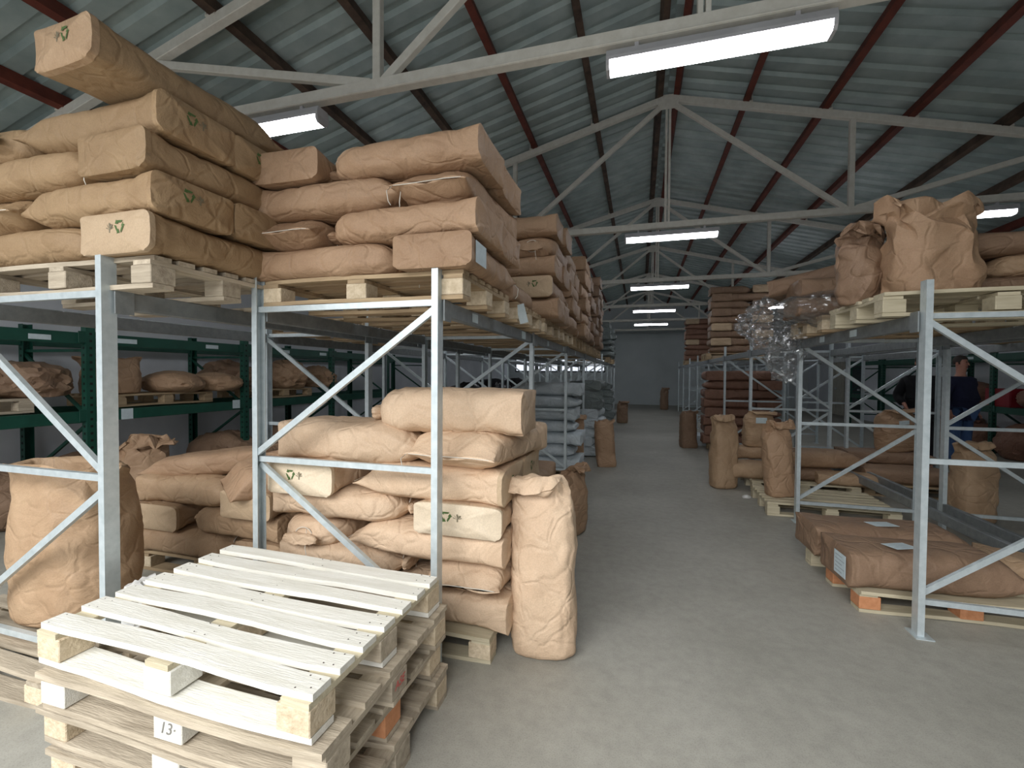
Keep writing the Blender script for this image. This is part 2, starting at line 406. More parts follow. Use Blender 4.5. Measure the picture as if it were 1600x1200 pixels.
# fluorescent fixtures
def lamp(x, y, label):
    t = empty('fluorescent_lamp', (x, y, 3.33), label=label, cat='ceiling light', group='fluorescent lamps hung under the trusses')
    h = .575
    body = [(-.05, .1), (.05, .1), (.062, .06), (.062, .04), (-.062, .04), (-.062, .06)]
    ob('lamp_housing', MB().prism(body, -h-.02, h+.02, 'x').me('lamp_housing'), LAMPB, t)
    dif = [(-.058, .04), (-.056, .012), (-.038, -.008), (.038, -.008), (.056, .012), (.058, .04)]
    ob('diffuser', MB().prism(dif, -h, h, 'x').me('diffuser'), LAMPE, t)
    for s in (-1, 1):
        ob('end_cap', MB().prism([(a*1.04, b*1.04-.002) for a, b in dif], s*h, s*(h+.02), 'x').me('end_cap'), LAMPB, t)
        ob('bracket', MB().box(s*.42-.012, s*.42+.012, -.02, .02, .1, .15).me('bracket'), LAMPB, t)
for k, y in enumerate(TY):
    for j, (x, nm) in enumerate(((-2.85, 'left'), (.38, 'middle'), (3.43, 'right'))):
        if k == 5: continue
        if (k, j) in ((0, 2),): continue
        lamp(x, y, 'lit fluorescent lamp under the %s truss, %s of its row' % (ords[k], nm))

# ------------------------------------------------------------------ racks
ZT, ZM, ZB, HP = 1.848, 1.017, .20, 2.052
def cprof(w, d, t=.004):  # channel seen from above, open to +x
    return [(0, 0), (w, 0), (w, t), (t, t), (t, d-t), (w, d-t), (w, d), (0, d)]
post_me = {}
def post_mesh(h, w, d, sgn, holes=False):
    key = (h, w, d, sgn)
    if key in post_me: return post_me[key]
    p = [(sgn*(x), y) for x, y in cprof(w, d)]
    m = MB().prism(p, 0, h, 'z').me('post')
    post_me[key] = m
    return m
foot_me = MB().box(-.02, .07, -.03, .09, 0, .006).me('foot_plate')
clip_me = MB().box(-.004, .004, -.02, .06, -.075, .045).me('beam_connector', bevel=.001)
def rack(name, label, xl, xr, ys, lean, mat, matb, pw, pd, hp, levels, bars, beamh, labels=(), green=False, lowbeams=None):
    root = empty(name, ((xl+xr)/2, ys[0], 0), label=label, cat='pallet rack', group='steel pallet racks')
    X = lambda x: x-(xl+xr)/2
    for i, y in enumerate(ys):
        Y = y-ys[0]
        for x, s in ((xl, 1), (xr, -1)):
            po = ob('post', post_mesh(hp, pw, pd, s), mat, root, (X(x)-s*pw/2, Y, 0))
            if i < 6: ob('foot_plate', foot_me, mat, po, (0 if s > 0 else -.05, 0, 0))
            if green and i < 4:
                hm = MB()
                for q in range(int(hp/.075)-1):
                    for yy in (.022, .058):
                        pass
                    hm.box(-.0015, .0015, pd/2-.012, pd/2+.012, .08+q*.075, .105+q*.075)
                    hm.box(s*pw/2-.012, s*pw/2+.012, -.0015, .0015, .08+q*.075, .105+q*.075)
                h_ = ob('punched_slots', hm.me('punched_slots'), HOLE, po); h_['kind'] = 'stuff'
        yc = Y+pd/2
        for z in bars:
            ob('crossbar', MB().box(X(xl), X(xr), yc-.012, yc+.012, z-.015, z+.015).me('crossbar'), mat, root)
        zz = sorted(bars, reverse=True)
        for q in range(len(zz)-1):
            a, b_ = (xl, xr) if (q % 2 == 0) == (lean > 0) else (xr, xl)
            dy = .014 if q % 2 else -.014
            ob('diagonal_brace', MB().bar((X(a), yc+dy, zz[q]-.03), (X(b_), yc+dy, zz[q+1]+.03), .022, .032).me('diagonal_brace'), mat, root)
    for i in range(len(ys)-1):
        for z in levels:
            for x in (xl, xr):
                bm_ = ob('shelf_beam', MB().box(-.022, .022, pd+.006, ys[i+1]-ys[i]-.006, z-beamh, z).me('shelf_beam', bevel=.004), matb, root, (X(x), ys[i]-ys[0], 0))
                if i < 4:
                    for e in (pd+.002, ys[i+1]-ys[i]-.002-.04):
                        ob('beam_connector', clip_me, matb, bm_, ((.03 if x == xr else -.03), e, z-.03))
    if lowbeams:
        for (x, i, z) in lowbeams:
            ob('shelf_beam', MB().box(-.022, .022, pd+.006, ys[i+1]-ys[i]-.006, z-.09, z).me('shelf_beam', bevel=.004), matb, root, (X(x), ys[i]-ys[0], 0))
    for (x, y, z, w, h, s) in labels:
        ob('beam_label', MB().box(X(x)+s*.024, X(x)+s*.0265, y-ys[0], y-ys[0]+w, z-h/2, z+h/2).me('beam_label'), PAPER, root)
    return root
AL, AR = -2.0503, -.9586
BL, BR = -3.3942, -2.2994
RL, RR = 1.5763, 2.5899
SLX, SRX = 2.7954, 3.8278
ysA = [1.9766+2.0052*i for i in range(9)]
ysB = [1.3913+2.0085*i for i in range(9)]
ysR = [3.08+2.074*i for i in range(9)]
LV = 1.865
rack('pallet_rack', 'galvanised steel pallet rack on the left of the aisle, holding tall sack stacks', AL, AR, ysA, -1, STEEL, STEELB, .034, .06, HP, [LV], [ZT, ZM, ZB], .08,
     labels=[(AR, 2.42, 1.825, .09, .05, 1), (AR, 3.55, 1.825, .12, .06, 1), (AR, 4.6, 1.825, .09, .05, 1), (AR, 5.6, 1.825, .09, .05, 1), (AR, 6.7, 1.825, .09, .05, 1)])
rack('pallet_rack', 'galvanised steel pallet rack at far left, its front post beside the pallet pile', BL, BR, ysB, 1, STEEL, STEELB, .036, .062, HP, [LV], [ZT, ZM, ZB], .085)
rack('pallet_rack', 'galvanised steel pallet rack on the right of the aisle', RL, RR, ysR, 1, STEEL, STEELB, .034, .06, HP, [LV], [ZT, ZM, ZB], .085,
     labels=[(RL, 3.9, 1.825, .11, .05, -1), (RL, 4.5, 1.825, .1, .05, -1), (RL, 6.2, 1.825, .1, .05, -1)], lowbeams=[(RR, 0, .3), (RR, 1, .3)])
rack('pallet_rack', 'galvanised steel pallet rack back to back behind the right aisle rack', SLX, SRX, ysR, -1, STEEL, STEELB, .034, .06, HP, [LV], [ZT, ZM, ZB], .085,
     lowbeams=[(SLX, 0, .3), (SLX, 1, .3)])
ysG = [1.32+1.93*i for i in range(6)]
rack('pallet_rack', 'dark green steel pallet rack along the left wall', -6.6, -5.6, ysG, 1, GREEN, GREEN, .075, .085, 2.02, [1.9, 1.08], [1.72, 1.0, .3], .12,
     labels=[(-5.6, 2.8, 1.83, .17, .05, 1), (-5.6, 3.55, 1.84, .2, .05, 1), (-5.6, 4.6, 1.84, .18, .05, 1), (-5.6, 3.58, 1.02, .12, .12, 1), (-5.6, 5.0, 1.04, .12, .12, 1), (-5.6, 5.9, 1.84, .18, .05, 1), (-5.6, 6.8, 1.84, .18, .05, 1)], green=True)
ysH = [8.65+2.0*i for i in range(5)]
rack('pallet_rack', 'dark green steel pallet rack along the right wall', 6.5, 7.3, ysH, -1, GREEN, GREEN, .075, .085, 2.1, [1.95, .95], [1.75, 1.0, .3], .12,
     labels=[(6.5, 9.3, 1.89, .17, .05, -1), (6.5, 11.2, 1.89, .17, .05, -1)], green=True)

# ------------------------------------------------------------------ pallets
rnd = random.Random(7)
def board_mesh(L, W, T, seed, axis='x', warp=.004, clip=0.0):
    r = random.Random(seed); n = 10
    v = []; f = []
    ph = r.uniform(0, 6); ph2 = r.uniform(0, 6)
    for i in range(n+1):
        t = i/n; x = -L/2+L*t
        e0 = W/2+warp*.7*math.sin(7*t+ph)+r.uniform(-.0015, .0015); e1 = W/2+warp*.7*math.sin(5*t+ph2)+r.uniform(-.0015, .0015)
        if clip and (i == 0 or i == n): e0 -= clip
        dz = warp*math.sin(3.1*t+ph)*(4*t*(1-t))
        q = [(x, -e0, dz), (x, e1, dz), (x, e1, dz+T), (x, -e0, dz+T)]
        v += q if axis == 'x' else [(-b_, a, c) for a, b_, c in q]
    for i in range(n):
        for j in range(4): f.append((4*i+j, 4*i+4+j, 4*i+4+(j+1) % 4, 4*i+(j+1) % 4))
    f += [(0, 1, 2, 3), (4*n+3, 4*n+2, 4*n+1, 4*n)]
    m = mesh('board', v, f)
    bm = bmesh.new(); bm.from_mesh(m); bmesh.ops.recalc_face_normals(bm, faces=bm.faces); bm.to_mesh(m); bm.free()
    return m
DECK = {(s, w): board_mesh(1.2, w, .021, s*10+int(w*1000), 'x', .0065, .006) for s in range(4) for w in (.1, .145, .078)}
STRG = [board_mesh(.8, .1, .02, 50+s, 'y', .003) for s in range(3)]
BLK = MB().box(-.06, .06, -.055, .055, 0, .08).me('block', bevel=.003)
BLKS = MB().box(-.04, .04, -.055, .055, 0, .08).me('block', bevel=.003)
def nails(m, L, W):
    pass
nail_me = MB().cbox((0, 0, 0), (.007, .007, .002)).me('nail_head')
NAILM = basic('rusty_nail', lin(60, 50, 46), lin(74, 62, 56), bump=0)
def pallet(x, y, z, label, group, rz=0, deck=W_UP, blk=W_BLOCK, strg=None, ndeck=7, detail=True, rot90=False, blockmats=None, seed=0, lift=0):
    """x,y = centre of the 1.2 x 0.8 footprint."""
    t = empty('pallet', (x, y, z), rz + (math.pi/2 if rot90 else 0), label=label, cat='pallet', group=group)
    r = random.Random(seed+int(abs(x)*100)+int(y*100))
    parts = []
    bz = .022
    for i, yy in enumerate((-.35, 0, .35)):
        parts.append(('bottom_board', DECK[(r.randrange(4), .1)], deck, (0, yy, 0), None))
        for j, xx in enumerate((-.54, 0, .54)):
            bm_ = blk
            if blockmats and (j, i) in blockmats: bm_ = blockmats[(j, i)]
            parts.append(('block', BLK, bm_, (xx, yy+(.005 if i == 0 else 0), bz), None))
    for j, xx in enumerate((-.548, 0, .548)):
        parts.append(('stringer_board', STRG[r.randrange(3)], strg or deck, (xx, 0, bz+.08), None))
    tz = bz+.1
    ws = [.078]*7 if ndeck == 7 else [.145, .1, .145, .1, .145]
    ctr = [-.35+.7/(ndeck-1)*i for i in range(ndeck)]
    for i, c in enumerate(ctr):
        parts.append(('deck_board', DECK[(r.randrange(4), ws[i])], deck, (0, c, tz), r.uniform(-.008, .008)))
    if detail:
        for nm, me_, mt, lc, rr in parts:
            o = ob(nm, me_, mt, t, lc, (0, 0, rr or 0))
            if detail == 2 and nm == 'deck_board':
                nm_ = MB()
                for xx in (-.575, -.53, -.02, .03, .53, .572):
                    for yy in (-.022, .024):
                        nm_.cbox((xx+r.uniform(-.006, .006), yy+r.uniform(-.008, .008), .0213), (.004, .004, .001))
                q = ob('nail_heads', nm_.me('nail_heads'), NAILM, o); q['kind'] = 'stuff'
    else:
        V = []; F = []
        for nm, me_, mt, lc, rr in parts:
            b0 = len(V)
            V += [tuple(Vector(v_.co)+Vector(lc)) for v_ in me_.vertices]
            F += [tuple(b0+i for i in p_.vertices) for p_ in me_.polygons]
        o = ob('boards', mesh('boards', V, F), deck, t); o['kind'] = 'stuff'
    return t

# the pile of four empty pallets in front
FG = 'pile of empty pallets in the foreground'
cx, cy, ra = -1.47, 1.44, -.01
def letters(txt, mat, parent, loc, rot, size, name='marking', shear=0.0):
    c = bpy.data.curves.new('marking', 'FONT'); c.body = txt; c.size = size; c.align_x = 'CENTER'; c.align_y = 'CENTER'; c.extrude = .0004; c.shear = shear
    tmp = bpy.data.objects.new('tmp', c); COL.objects.link(tmp)
    dg = bpy.context.evaluated_depsgraph_get()
    me_ = bpy.data.meshes.new_from_object(tmp.evaluated_get(dg))
    bpy.data.objects.remove(tmp)
    me_.materials.clear()
    return ob(name, me_, mat, parent, loc, rot)
names4 = ['grey empty pallet at the bottom of the foreground pile', 'weathered empty pallet, second from the bottom of the foreground pile',
          'brownish empty pallet, second from the top of the foreground pile, numbered block', 'pale whitish empty pallet on top of the foreground pile']
offs = [(.03, .03, .02), (.0, .02, .0), (.035, .0, .012), (.0, .0, -.012)]
for i in range(4):
    pp = pallet(cx+offs[i][0], cy+offs[i][1], .148*i, names4[i], FG, ra+offs[i][2], deck=(W_PALE if i == 3 else W_GREY), strg=(W_YEL if i == 3 else W_GREYY),
                blk=W_BLOCK, detail=2 if i == 3 else True, seed=i*3, ndeck=(7 if i == 3 else 5), blockmats={(1, 0): W_PALE, (0, 0): (W_PALE if i == 2 else W_BLOCK), (2, 1): (W_ORANGE if i == 1 else W_GREY), (2, 0): W_GREY if i == 2 else W_BLOCK})
    bs = [c for c in pp.children if c.name.startswith('block')]
    if i == 2:
        b10 = [c for c in bs if abs(c.location.x) < .01 and c.location.y < -.3][0]
        letters('13·', PENCIL, b10, (0, -.0562, .042), (math.pi/2, 0, 0), .055, shear=.25)
        b21 = [c for c in bs if c.location.x > .4 and abs(c.location.y) < .1][0]
        letters('ASE', REDP, b21, (.0612, 0, .045), (math.pi/2, 0, math.pi/2), .042, shear=.2)
    if i == 1:
        b20 = [c for c in bs if c.location.x > .4 and c.location.y < -.3][0]
        letters('13', PENCIL, b20, (-.01, -.0562, .045), (math.pi/2, 0, 0), .05, shear=.2)

UPG = 'pallets on the upper shelf level'
PZ = 1.866
TOPP = PZ+.144
pallet(-1.43, 2.42, PZ, 'grey wooden pallet on the upper beams of the left rack, front end', UPG)
pallet(-1.43, 3.42, PZ, 'wooden pallet on left upper beams, second from the front, with white tag', UPG, blk=W_BLOCK)
pallet(-1.43, 4.36, PZ, 'wooden pallet on left upper beams under the tall dark sack stack', UPG)
pallet(-2.64, 1.83, PZ, 'grey weathered pallet on far left upper beams, under the topmost sacks', UPG, deck=W_GREY, blk=W_GREY, strg=W_GREYY)
for i, y in enumerate((5.36, 6.4, 7.42, 8.5, 9.55)):
    pallet(-1.43, y, PZ, 'distant pallet on the left upper beams, %s behind the tall stack' % ['first', 'second', 'third', 'fourth', 'fifth'][i], UPG, detail=i < 1)
for i, y in enumerate((13.4, 15.4)):
    pallet(-1.43, y, PZ, 'far pallet on left upper beams under grey sacks, %s of two' % ['nearer', 'farther'][i], UPG, detail=False)
for i, y in enumerate((3.9, 4.9)):
    pallet(-2.9, y, PZ, 'pallet on far left upper beams seen between posts, %s of two' % ['nearer', 'farther'][i], UPG, detail=False)
pallet(2.02, 3.62, PZ, 'light wooden pallet on right upper beams under the crumpled open sacks', UPG, deck=W_YEL, strg=W_YEL, blk=W_YEL, rz=-.01, ndeck=5)
pallet(2.05, 4.66, PZ, 'pallet on right upper beams under film wrapped brown sacks', UPG)
for i, (x, y) in enumerate(((2.05, 11.35), (2.1, 16.6), (3.35, 3.7), (3.35, 5.8))):
    pallet(x, y, PZ, ['pallet on right upper beams under the tall far stack', 'farthest pallet on right upper beams', 'pallet on upper beams of the rear right rack, near end', 'pallet on upper beams of the rear right rack, second'][i], UPG, detail=False)

FLG = 'pallets standing on the floor'
pallet(-1.32, 2.54, 0, 'wooden pallet on the floor under the light sack stack at left', FLG, deck=W_YEL, ndeck=5)
pallet(-3.05, 2.85, 0, 'wooden pallet on the floor under the far left sack stack', FLG)
pallet(-3.1, 1.68, 0, 'pallet on the floor under the big standing sack at left edge', FLG, deck=W_GREY, strg=W_GREYY)
pallet(1.94, 3.74, 0, 'wooden pallet with orange blocks on the floor at front right', FLG, rz=.06, deck=W_YEL, strg=W_YEL, blk=W_YEL, blockmats={(0, 0): W_ORANGE, (0, 1): W_ORANGE, (1, 0): W_ORANGE}, ndeck=5)
pallet(1.95, 5.72, 0, 'empty slatted pallet on the floor beside the standing creased sack', FLG, deck=W_YEL, strg=W_YEL, blk=W_YEL, rz=-.02)
pallet(2.02, 6.75, 0, 'pallet on the floor at right under lying sacks and a sack with label', FLG, deck=W_YEL, strg=W_YEL, blk=W_YEL)
pallet(3.35, 7.0, 0, 'pallet on the floor behind the right rack under brown sacks', FLG, detail=False)
pallet(-1.4, 3.75, 0, 'pallet on the floor at left behind the light sack stack', FLG, detail=False)
pallet(-1.55, 6.6, 0, 'pallet on the floor at left under pale grey sacks', FLG, detail=False)
pallet(1.95, 9.9, 0, 'pallet on the floor under the reddish brown sack stack at right', FLG, detail=False)
pallet(-6.1, 2.3, 1.09, 'pallet on green left rack shelf, front bay', 'pallets on the green rack', detail=False, rot90=True, deck=W_GREY)
pallet(-6.1, 4.2, 1.09, 'pallet on green left rack shelf, middle bay', 'pallets on the green rack', detail=False, rot90=True)
pallet(-6.1, 6.15, 1.09, 'pallet on green left rack shelf, third bay', 'pallets on the green rack', detail=False, rot90=True)

# ------------------------------------------------------------------ sacks
SL_, SW_, SH_ = .82, .44, .18
def fbm(x, y, z): return noise.noise(Vector((x, y, z)))
def sack_mesh(seed, tie):
    ns, na = 46, 44
    so = seed*13.7
    ss = [0, .012, .03, .05, .075, .1] + [.1+.83*(i+1)/(ns-16) for i in range(ns-16)]
    ss += [.95, .965, .978, .988, .995, 1.0]
    V = []
    lean = random.Random(seed).uniform(-.02, .02)
    for s in ss:
        e = min(1, s/.19); e = e*e*(3-2*e)
        if tie == 'flap':
            hw = SW_/2*(.99-.05*math.sin(math.pi*min(1, s/.3))); hh = SH_/2*(.07+.93*e**.62)
        elif tie == 'tie':
            neck = math.exp(-((s-.055)/.03)**2)
            hw = SW_/2*(.52+.48*min(1, s/.25)**.6)*(1-.45*neck); hh = SH_/2*(.34+.66*e**.6)*(1-.5*neck)
        else:
            hw = SW_/2*(.8+.2*e**.5); hh = SH_/2*(.3+.7*e**.5)
        sq = max(0, (s-.86)/.14)
        nexp = 2.7+.5*e+5.5*sq**1.5
        bul = 1+.07*math.sin(math.pi*s)-.05*sq
        hh *= bul
        hw *= 1+.02*math.sin(math.pi*s)
        zc = SH_/2*(1.0*e+.8*(1-e))
        sway = lean*math.sin(3*s)
        for j in range(na):
            a = 2*math.pi*j/na
            c, sn = math.cos(a), math.sin(a)
            y = hw*math.copysign(abs(c)**(2/nexp), c); z = hh*math.copysign(abs(sn)**(2/nexp), sn)
            x = -SL_/2+SL_*s
            # creases
            near = max(0, 1-s/.38)
            d = -.016*near**.8*abs(fbm(x*4, a*3.2+so, 1.3+so))*(0 if s < .02 and tie == 'flap' else 1)
            d += .011*fbm(x*5+so, y*6, z*9)*(1-sq)
            rg = 1-abs(fbm((x+y*.5)*7+so, z*12, y*3+so))*2.2
            d += -.010*max(0, rg)**3*(1-sq)*(.4+.6*max(0, fbm(x*2+so, y*2, so)+.4))
            if tie != 'flap' and s < .05: d += .02*abs(fbm(a*4, s*30, so))
            rr = math.hypot(y, z)+1e-6
            y2 = y*(1+d/rr); z2 = z*(1+d/rr)
            if tie == 'flap' and s < .12: z2 += .010*math.sin(y*22+so)*(1-s/.12)
            if sq > .5:
                x += .008*abs(c)*abs(sn)*2*sq   # pointed corners of the folded base
            zz = zc+z2
            if zz < .008: zz = .008*zz/.03 if zz > -.03 else -.002
            V.append((x, y2+sway, zz))
    F = []
    n = len(ss)
    for i in range(n-1):
        for j in range(na):
            F.append((i*na+j, i*na+(j+1) % na, (i+1)*na+(j+1) % na, (i+1)*na+j))
    # block end: fan with a faint fold
    base = (n-1)*na
    ring = [Vector(V[base+j]) for j in range(na)]
    ctr = sum(ring, Vector())/na
    for k, (fct, off) in enumerate(((.93, .003), (.6, .007))):
        for p in ring: V.append(tuple(ctr+(p-ctr)*fct+Vector((off, 0, 0))))
    V.append(tuple(ctr+Vector((.008, 0, 0))))
    b1, b2, c_ = base+na, base+2*na, base+3*na
    for j in range(na):
        k = (j+1) % na
        F += [(base+j, base+k, b1+k, b1+j), (b1+j, b1+k, b2+k, b2+j), (b2+j, b2+k, c_)]
    V.append(tuple(sum((Vector(V[j]) for j in range(na)), Vector())/na)); c0 = len(V)-1
    for j in range(na): F.append(((j+1) % na, j, c0))
    m = mesh('sack', V, F, True, 50)
    # matching paper patch over the base
    pv = []; pf = []
    for fct, off in ((1.004, -.02), (1.006, .0035), (.93, .008), (.6, .0115)):
        for p in ring: pv.append(tuple(ctr+(p-ctr)*fct+Vector((off, 0, 0))))
    pv.append(tuple(ctr+Vector((.0125, 0, 0))))
    for i in range(3):
        for j in range(na):
            k = (j+1) % na; pf.append((i*na+j, i*na+k, (i+1)*na+k, (i+1)*na+j))
    for j in range(na): pf.append((3*na+j, 3*na+(j+1) % na, 4*na))
    pm = mesh('base_patch', pv, pf, True, 50)
    return m, pm
VAR = {'tie': [sack_mesh(i, 'tie') for i in range(1, 6)], 'flap': [sack_mesh(i, 'flap') for i in range(11, 16)], 'fold': [sack_mesh(i, 'fold') for i in range(21, 24)]}
# string pieces
def string_mesh(kind):
    m = MB()
    if kind == 'tie':
        x = -SL_/2+SL_*.055
        ring = [(x, .062*math.cos(t), .085+.05*math.sin(t)) for t in [2*math.pi*i/14 for i in range(15)]]
        m.tube(ring, .0028, 5)
        m.tube([(x-.01, -.03, .13), (x-.03, -.045, .09), (x-.035, -.04, .02), (x-.033, -.05, -.04)], .0022, 5)
    else:
        x = -SL_/2+.006
        m.tube([(x-.004, -.2, .075), (x-.006, -.1, .078), (x-.006, .1, .074), (x-.004, .2, .076)], .0022, 5)
        m.tube([(x, .2, .075), (x-.012, .222, .05), (x-.004, .218, .0), (x, .205, -.02)], .0022, 5)
    return m.me('string', True)
STR = {'tie': string_mesh('tie'), 'flap': string_mesh('flap')}
# recycling mark and leaf mark
def recycle_mesh():
    m = MB()
    for k in range(3):
        a0 = math.pi/2+k*2*math.pi/3
        pts = []
        for t in np.linspace(-.72, .55, 6):
            a = a0+t; r = .019/(math.cos(((a-a0+math.pi/3) % (2*math.pi/3))-math.pi/3))*.72
            pts.append((r*math.cos(a), r*math.sin(a), a))
        b0 = len(m.v)
        for (x, y, a) in pts:
            nx, ny = math.cos(a), math.sin(a)
            m.v += [(0, x-nx*.0035, y-ny*.0035), (0, x+nx*.0035, y+ny*.0035)]
        for i in range(len(pts)-1): m.f.append((b0+2*i, b0+2*i+1, b0+2*i+3, b0+2*i+2))
        x, y, a = pts[-1]; nx, ny = math.cos(a), math.sin(a); tx, ty = -ny, nx
        b0 = len(m.v)
        m.v += [(0, x-nx*.008, y-ny*.008), (0, x+nx*.008, y+ny*.008), (0, x+tx*.011, y+ty*.011)]
        m.f.append((b0, b0+1, b0+2))
    return m.me('recycling_mark')
def leaf_mark():
    m = MB()
    for k in range(5):
        a = math.pi*(k/4)
        b0 = len(m.v); c, s = math.cos(a), math.sin(a)
        m.v += [(0, 0, -.006), (0, .015*c-.005*s, .012*s+.002), (0, .02*c, .017*s), (0, .015*c+.005*s, .010*s-.002)]
        m.f.append((b0, b0+1, b0+2, b0+3))
    m.box(-.0001, .0001, -.003, .003, -.016, -.004)
    return m.me('leaf_mark')
RMK, LMK = recycle_mesh(), leaf_mark()
lab_me = MB().box(0, .15, 0, .11, 0, .0015).me('paper_label')
line_me = MB()
for q in range(5): line_me.box(.015, .015+(.12 if q % 2 else .09), .014+q*.019, .018+q*.019, .0015, .0019)
line_me = line_me.me('print_lines')
ORD = ['first', 'second', 'third', 'fourth', 'fifth', 'sixth', 'seventh', 'eighth', 'ninth', 'tenth']
scnt = [0]
def sack(x, y, z, rz, label, group, mat=K_UP, kind='flap', sc=(1, 1, 1), patch=None, mark=False, string=True, tilt=(0, 0), v=None, pos=None, flip=False):
    """rz: direction of the folded base; the sewn or tied mouth is at the opposite end."""
    scnt[0] += 1
    vs = VAR[kind]; i = (v if v is not None else rnd.randrange(len(vs))) % len(vs)
    me_, pm = vs[i]
    o = ob('paper_sack', me_, mat, None, (x, y, z), (tilt[0], tilt[1], rz), sc)
    tag(o, label, 'sack', group)
    if patch: ob('base_patch', pm, patch, o)
    if mark:
        ob('recycling_mark', RMK, GREENP, o, (SL_/2+.018, (-.05 if not flip else .05), SH_*.62), (0, 0, 0), (1, 1.45, 1.45))
        ob('leaf_mark', LMK, GREYP, o, (SL_/2+.018, (.01 if not flip else -0.01), SH_*.6), (0, 0, 0), (1, 1.2, 1.3))
    if string and kind in STR: ob('string', STR[kind], STRING, o)
    return o
def paper_label(o, loc, rot=(0, 0, 0), s=1.0):
    l = ob('paper_label', lab_me, PAPER, o, loc, rot, (s, s, 1))
    ob('print_lines', line_me, INK, l)

F_, B_ = -math.pi/2, math.pi/2   # base to the front (-Y) / mouth to the front
def stack(nm, group, x0, x1, y0, y1, z, layers, pitch, mat, patches=None, skip=(), jx=.012, marks=(), kinds=None, seed=1):
    """layers: list of 'R' (two lengthwise sacks right, crosswise left) or 'L'; suffix b/t = base or mouth of the crosswise sack to the front."""
    r = random.Random(seed)
    W = x1-x0; D = y1-y0
    out = {}
    for i, ly in enumerate(layers):
        p = pitch[i] if isinstance(pitch, (list, tuple)) else pitch
        szz = p/SH_*1.03
        lx = W-.41
        sx, sy = lx/SL_*1.02, (D/2)/SW_*1.0
        right = ly[0] == 'R'
        for key, yy in (('front', y0+D*.25), ('back', y0+D*.75)):
            if (i, key) in skip: continue
            rz = 0 if right else math.pi
            xx = (x1-lx/2) if right else (x0+lx/2)
            k = kinds or ('tie' if r.random() < .5 else 'flap')
            side = 'right' if right else 'left'
            lab = 'kraft sack lying sideways %s %s, %s layer of %s' % (key, side, ORD[i], nm)
            o = sack(xx+r.uniform(-jx, jx), yy, z, rz+r.uniform(-.02, .02), lab, group, mat[i] if isinstance(mat, list) else mat, k, (sx*r.uniform(.97, 1.02), sy, szz),
                     patch=(patches.get((i, key)) if patches else None), mark=(i, key) in marks, tilt=(0, r.uniform(-.012, .012)))
            out[(i, key)] = o
        if (i, 'cross') not in skip:
            rz = F_ if ly[1] == 'b' else B_
            xx = (x0+.215) if right else (x1-.215)
            side = 'left' if right else 'right'
            k = 'tie' if r.random() < .4 else 'flap'
            lab = 'kraft sack lying lengthwise %s, %s layer of %s' % (side, ORD[i], nm)
            o = sack(xx+r.uniform(-jx, jx), (y0+y1)/2+(-.02 if ly[1] == 't' else 0), z, rz+r.uniform(-.02, .02), lab, group, mat[i] if isinstance(mat, list) else mat, k, (D/SL_*1.03, .42/SW_, szz),
                     patch=(patches.get((i, 'cross')) if patches else None), mark=(i, 'cross') in marks, flip=True)
            out[(i, 'cross')] = o
        z += p
    return out

# A: upper shelf, left of the aisle
GA = 'kraft sacks stacked on the left upper shelf'
sa = stack('second upper left stack', GA, -2.06, -.76, 1.98, 2.8, TOPP, ['Lb', 'Rt', 'Lt', 'Rb'], .168, K_UP, seed=3)
paper_label(sa[(0, 'cross')], (SL_/2-.2, .218, .03), (math.pi/2, 0, 0), 1.0)
stack('low layer behind the second upper stack', GA, -2.03, -.84, 3.02, 3.8, TOPP, ['Lb'], .17, K_UP, skip=((0, 'front'), (0, 'back')), seed=4)
sa3 = stack('third upper left stack', GA, -2.03, -.74, 3.95, 4.76, TOPP, ['Rb', 'Lb', 'Rb', 'Lt', 'Rb'], .188, K_UP, patches={(1, 'cross'): K_PALE2}, marks=((1, 'cross'),),
            skip=((0, 'cross'), (2, 'cross'), (4, 'cross'), (1, 'front'), (1, 'back'), (3, 'back')), seed=5)
sk = lambda n, L: tuple((i, k) for i in range(n) for k in (('front', 'back') if L[i][0] == 'L' else ('cross',)))
for q, (ya, nl, mt, nm) in enumerate(((4.98, 5, K_UP, 'fourth upper left stack'), (6.0, 6, K_UP, 'fifth upper left stack'), (7.02, 6, K_DARK, 'sixth upper left stack'),
                                      (8.1, 7, K_DARK, 'seventh upper left stack'), (9.15, 7, K_DARK, 'eighth upper left stack'))):
    lays = [('Rb' if (i+q) % 2 else 'Lb') for i in range(nl)]
    stack(nm, GA, -2.03, -.76+.03*(q % 2), ya, ya+.8, TOPP, lays, .178, mt, skip=sk(nl, lays)+tuple((i, 'back') for i in range(nl) if q > 2), seed=10+q, jx=.03)
for q, (ya, nl) in enumerate(((13.0, 6), (15.0, 6))):
    r = random.Random(q)
    for i in range(nl):
        sack(-1.05+r.uniform(-.05, .05), ya+.4, TOPP+i*.165, r.choice((F_, B_))+r.uniform(-.1, .1), 'pale grey plastic sack, %s layer of the %s upper left stack' % (ORD[i], ('last but one', 'last')[q]),
             'grey plastic sacks on the far left shelf', K_GREY, 'fold', (1.0, 1.15, 1), string=False)

# B: upper shelf, far left
GB = 'kraft sacks stacked on the far left upper shelf'
stack('topmost far left stack', GB, -3.3, -1.99, 1.41, 2.2, TOPP, ['Lb', 'Rt', 'Lb', 'Rt'], .176, K_TANU,
      patches={(0, 'cross'): K_PALE2, (1, 'front'): K_TANU, (1, 'back'): K_TANU, (2, 'cross'): K_TANU, (3, 'front'): K_TANU, (3, 'back'): K_TANU},
      marks=((0, 'cross'), (1, 'front'), (3, 'front'), (3, 'back')), skip=((0, 'back'), (2, 'back')), seed=21)
sack(-2.2, 1.7, TOPP+4*.176, F_-.05, 'kraft sack lying alone on top of the far left stack, base to the camera', GB, K_TANU, 'flap', (1.12, .82, 1.0), patch=K_TAN, mark=True, flip=True, tilt=(0, 0), v=2)

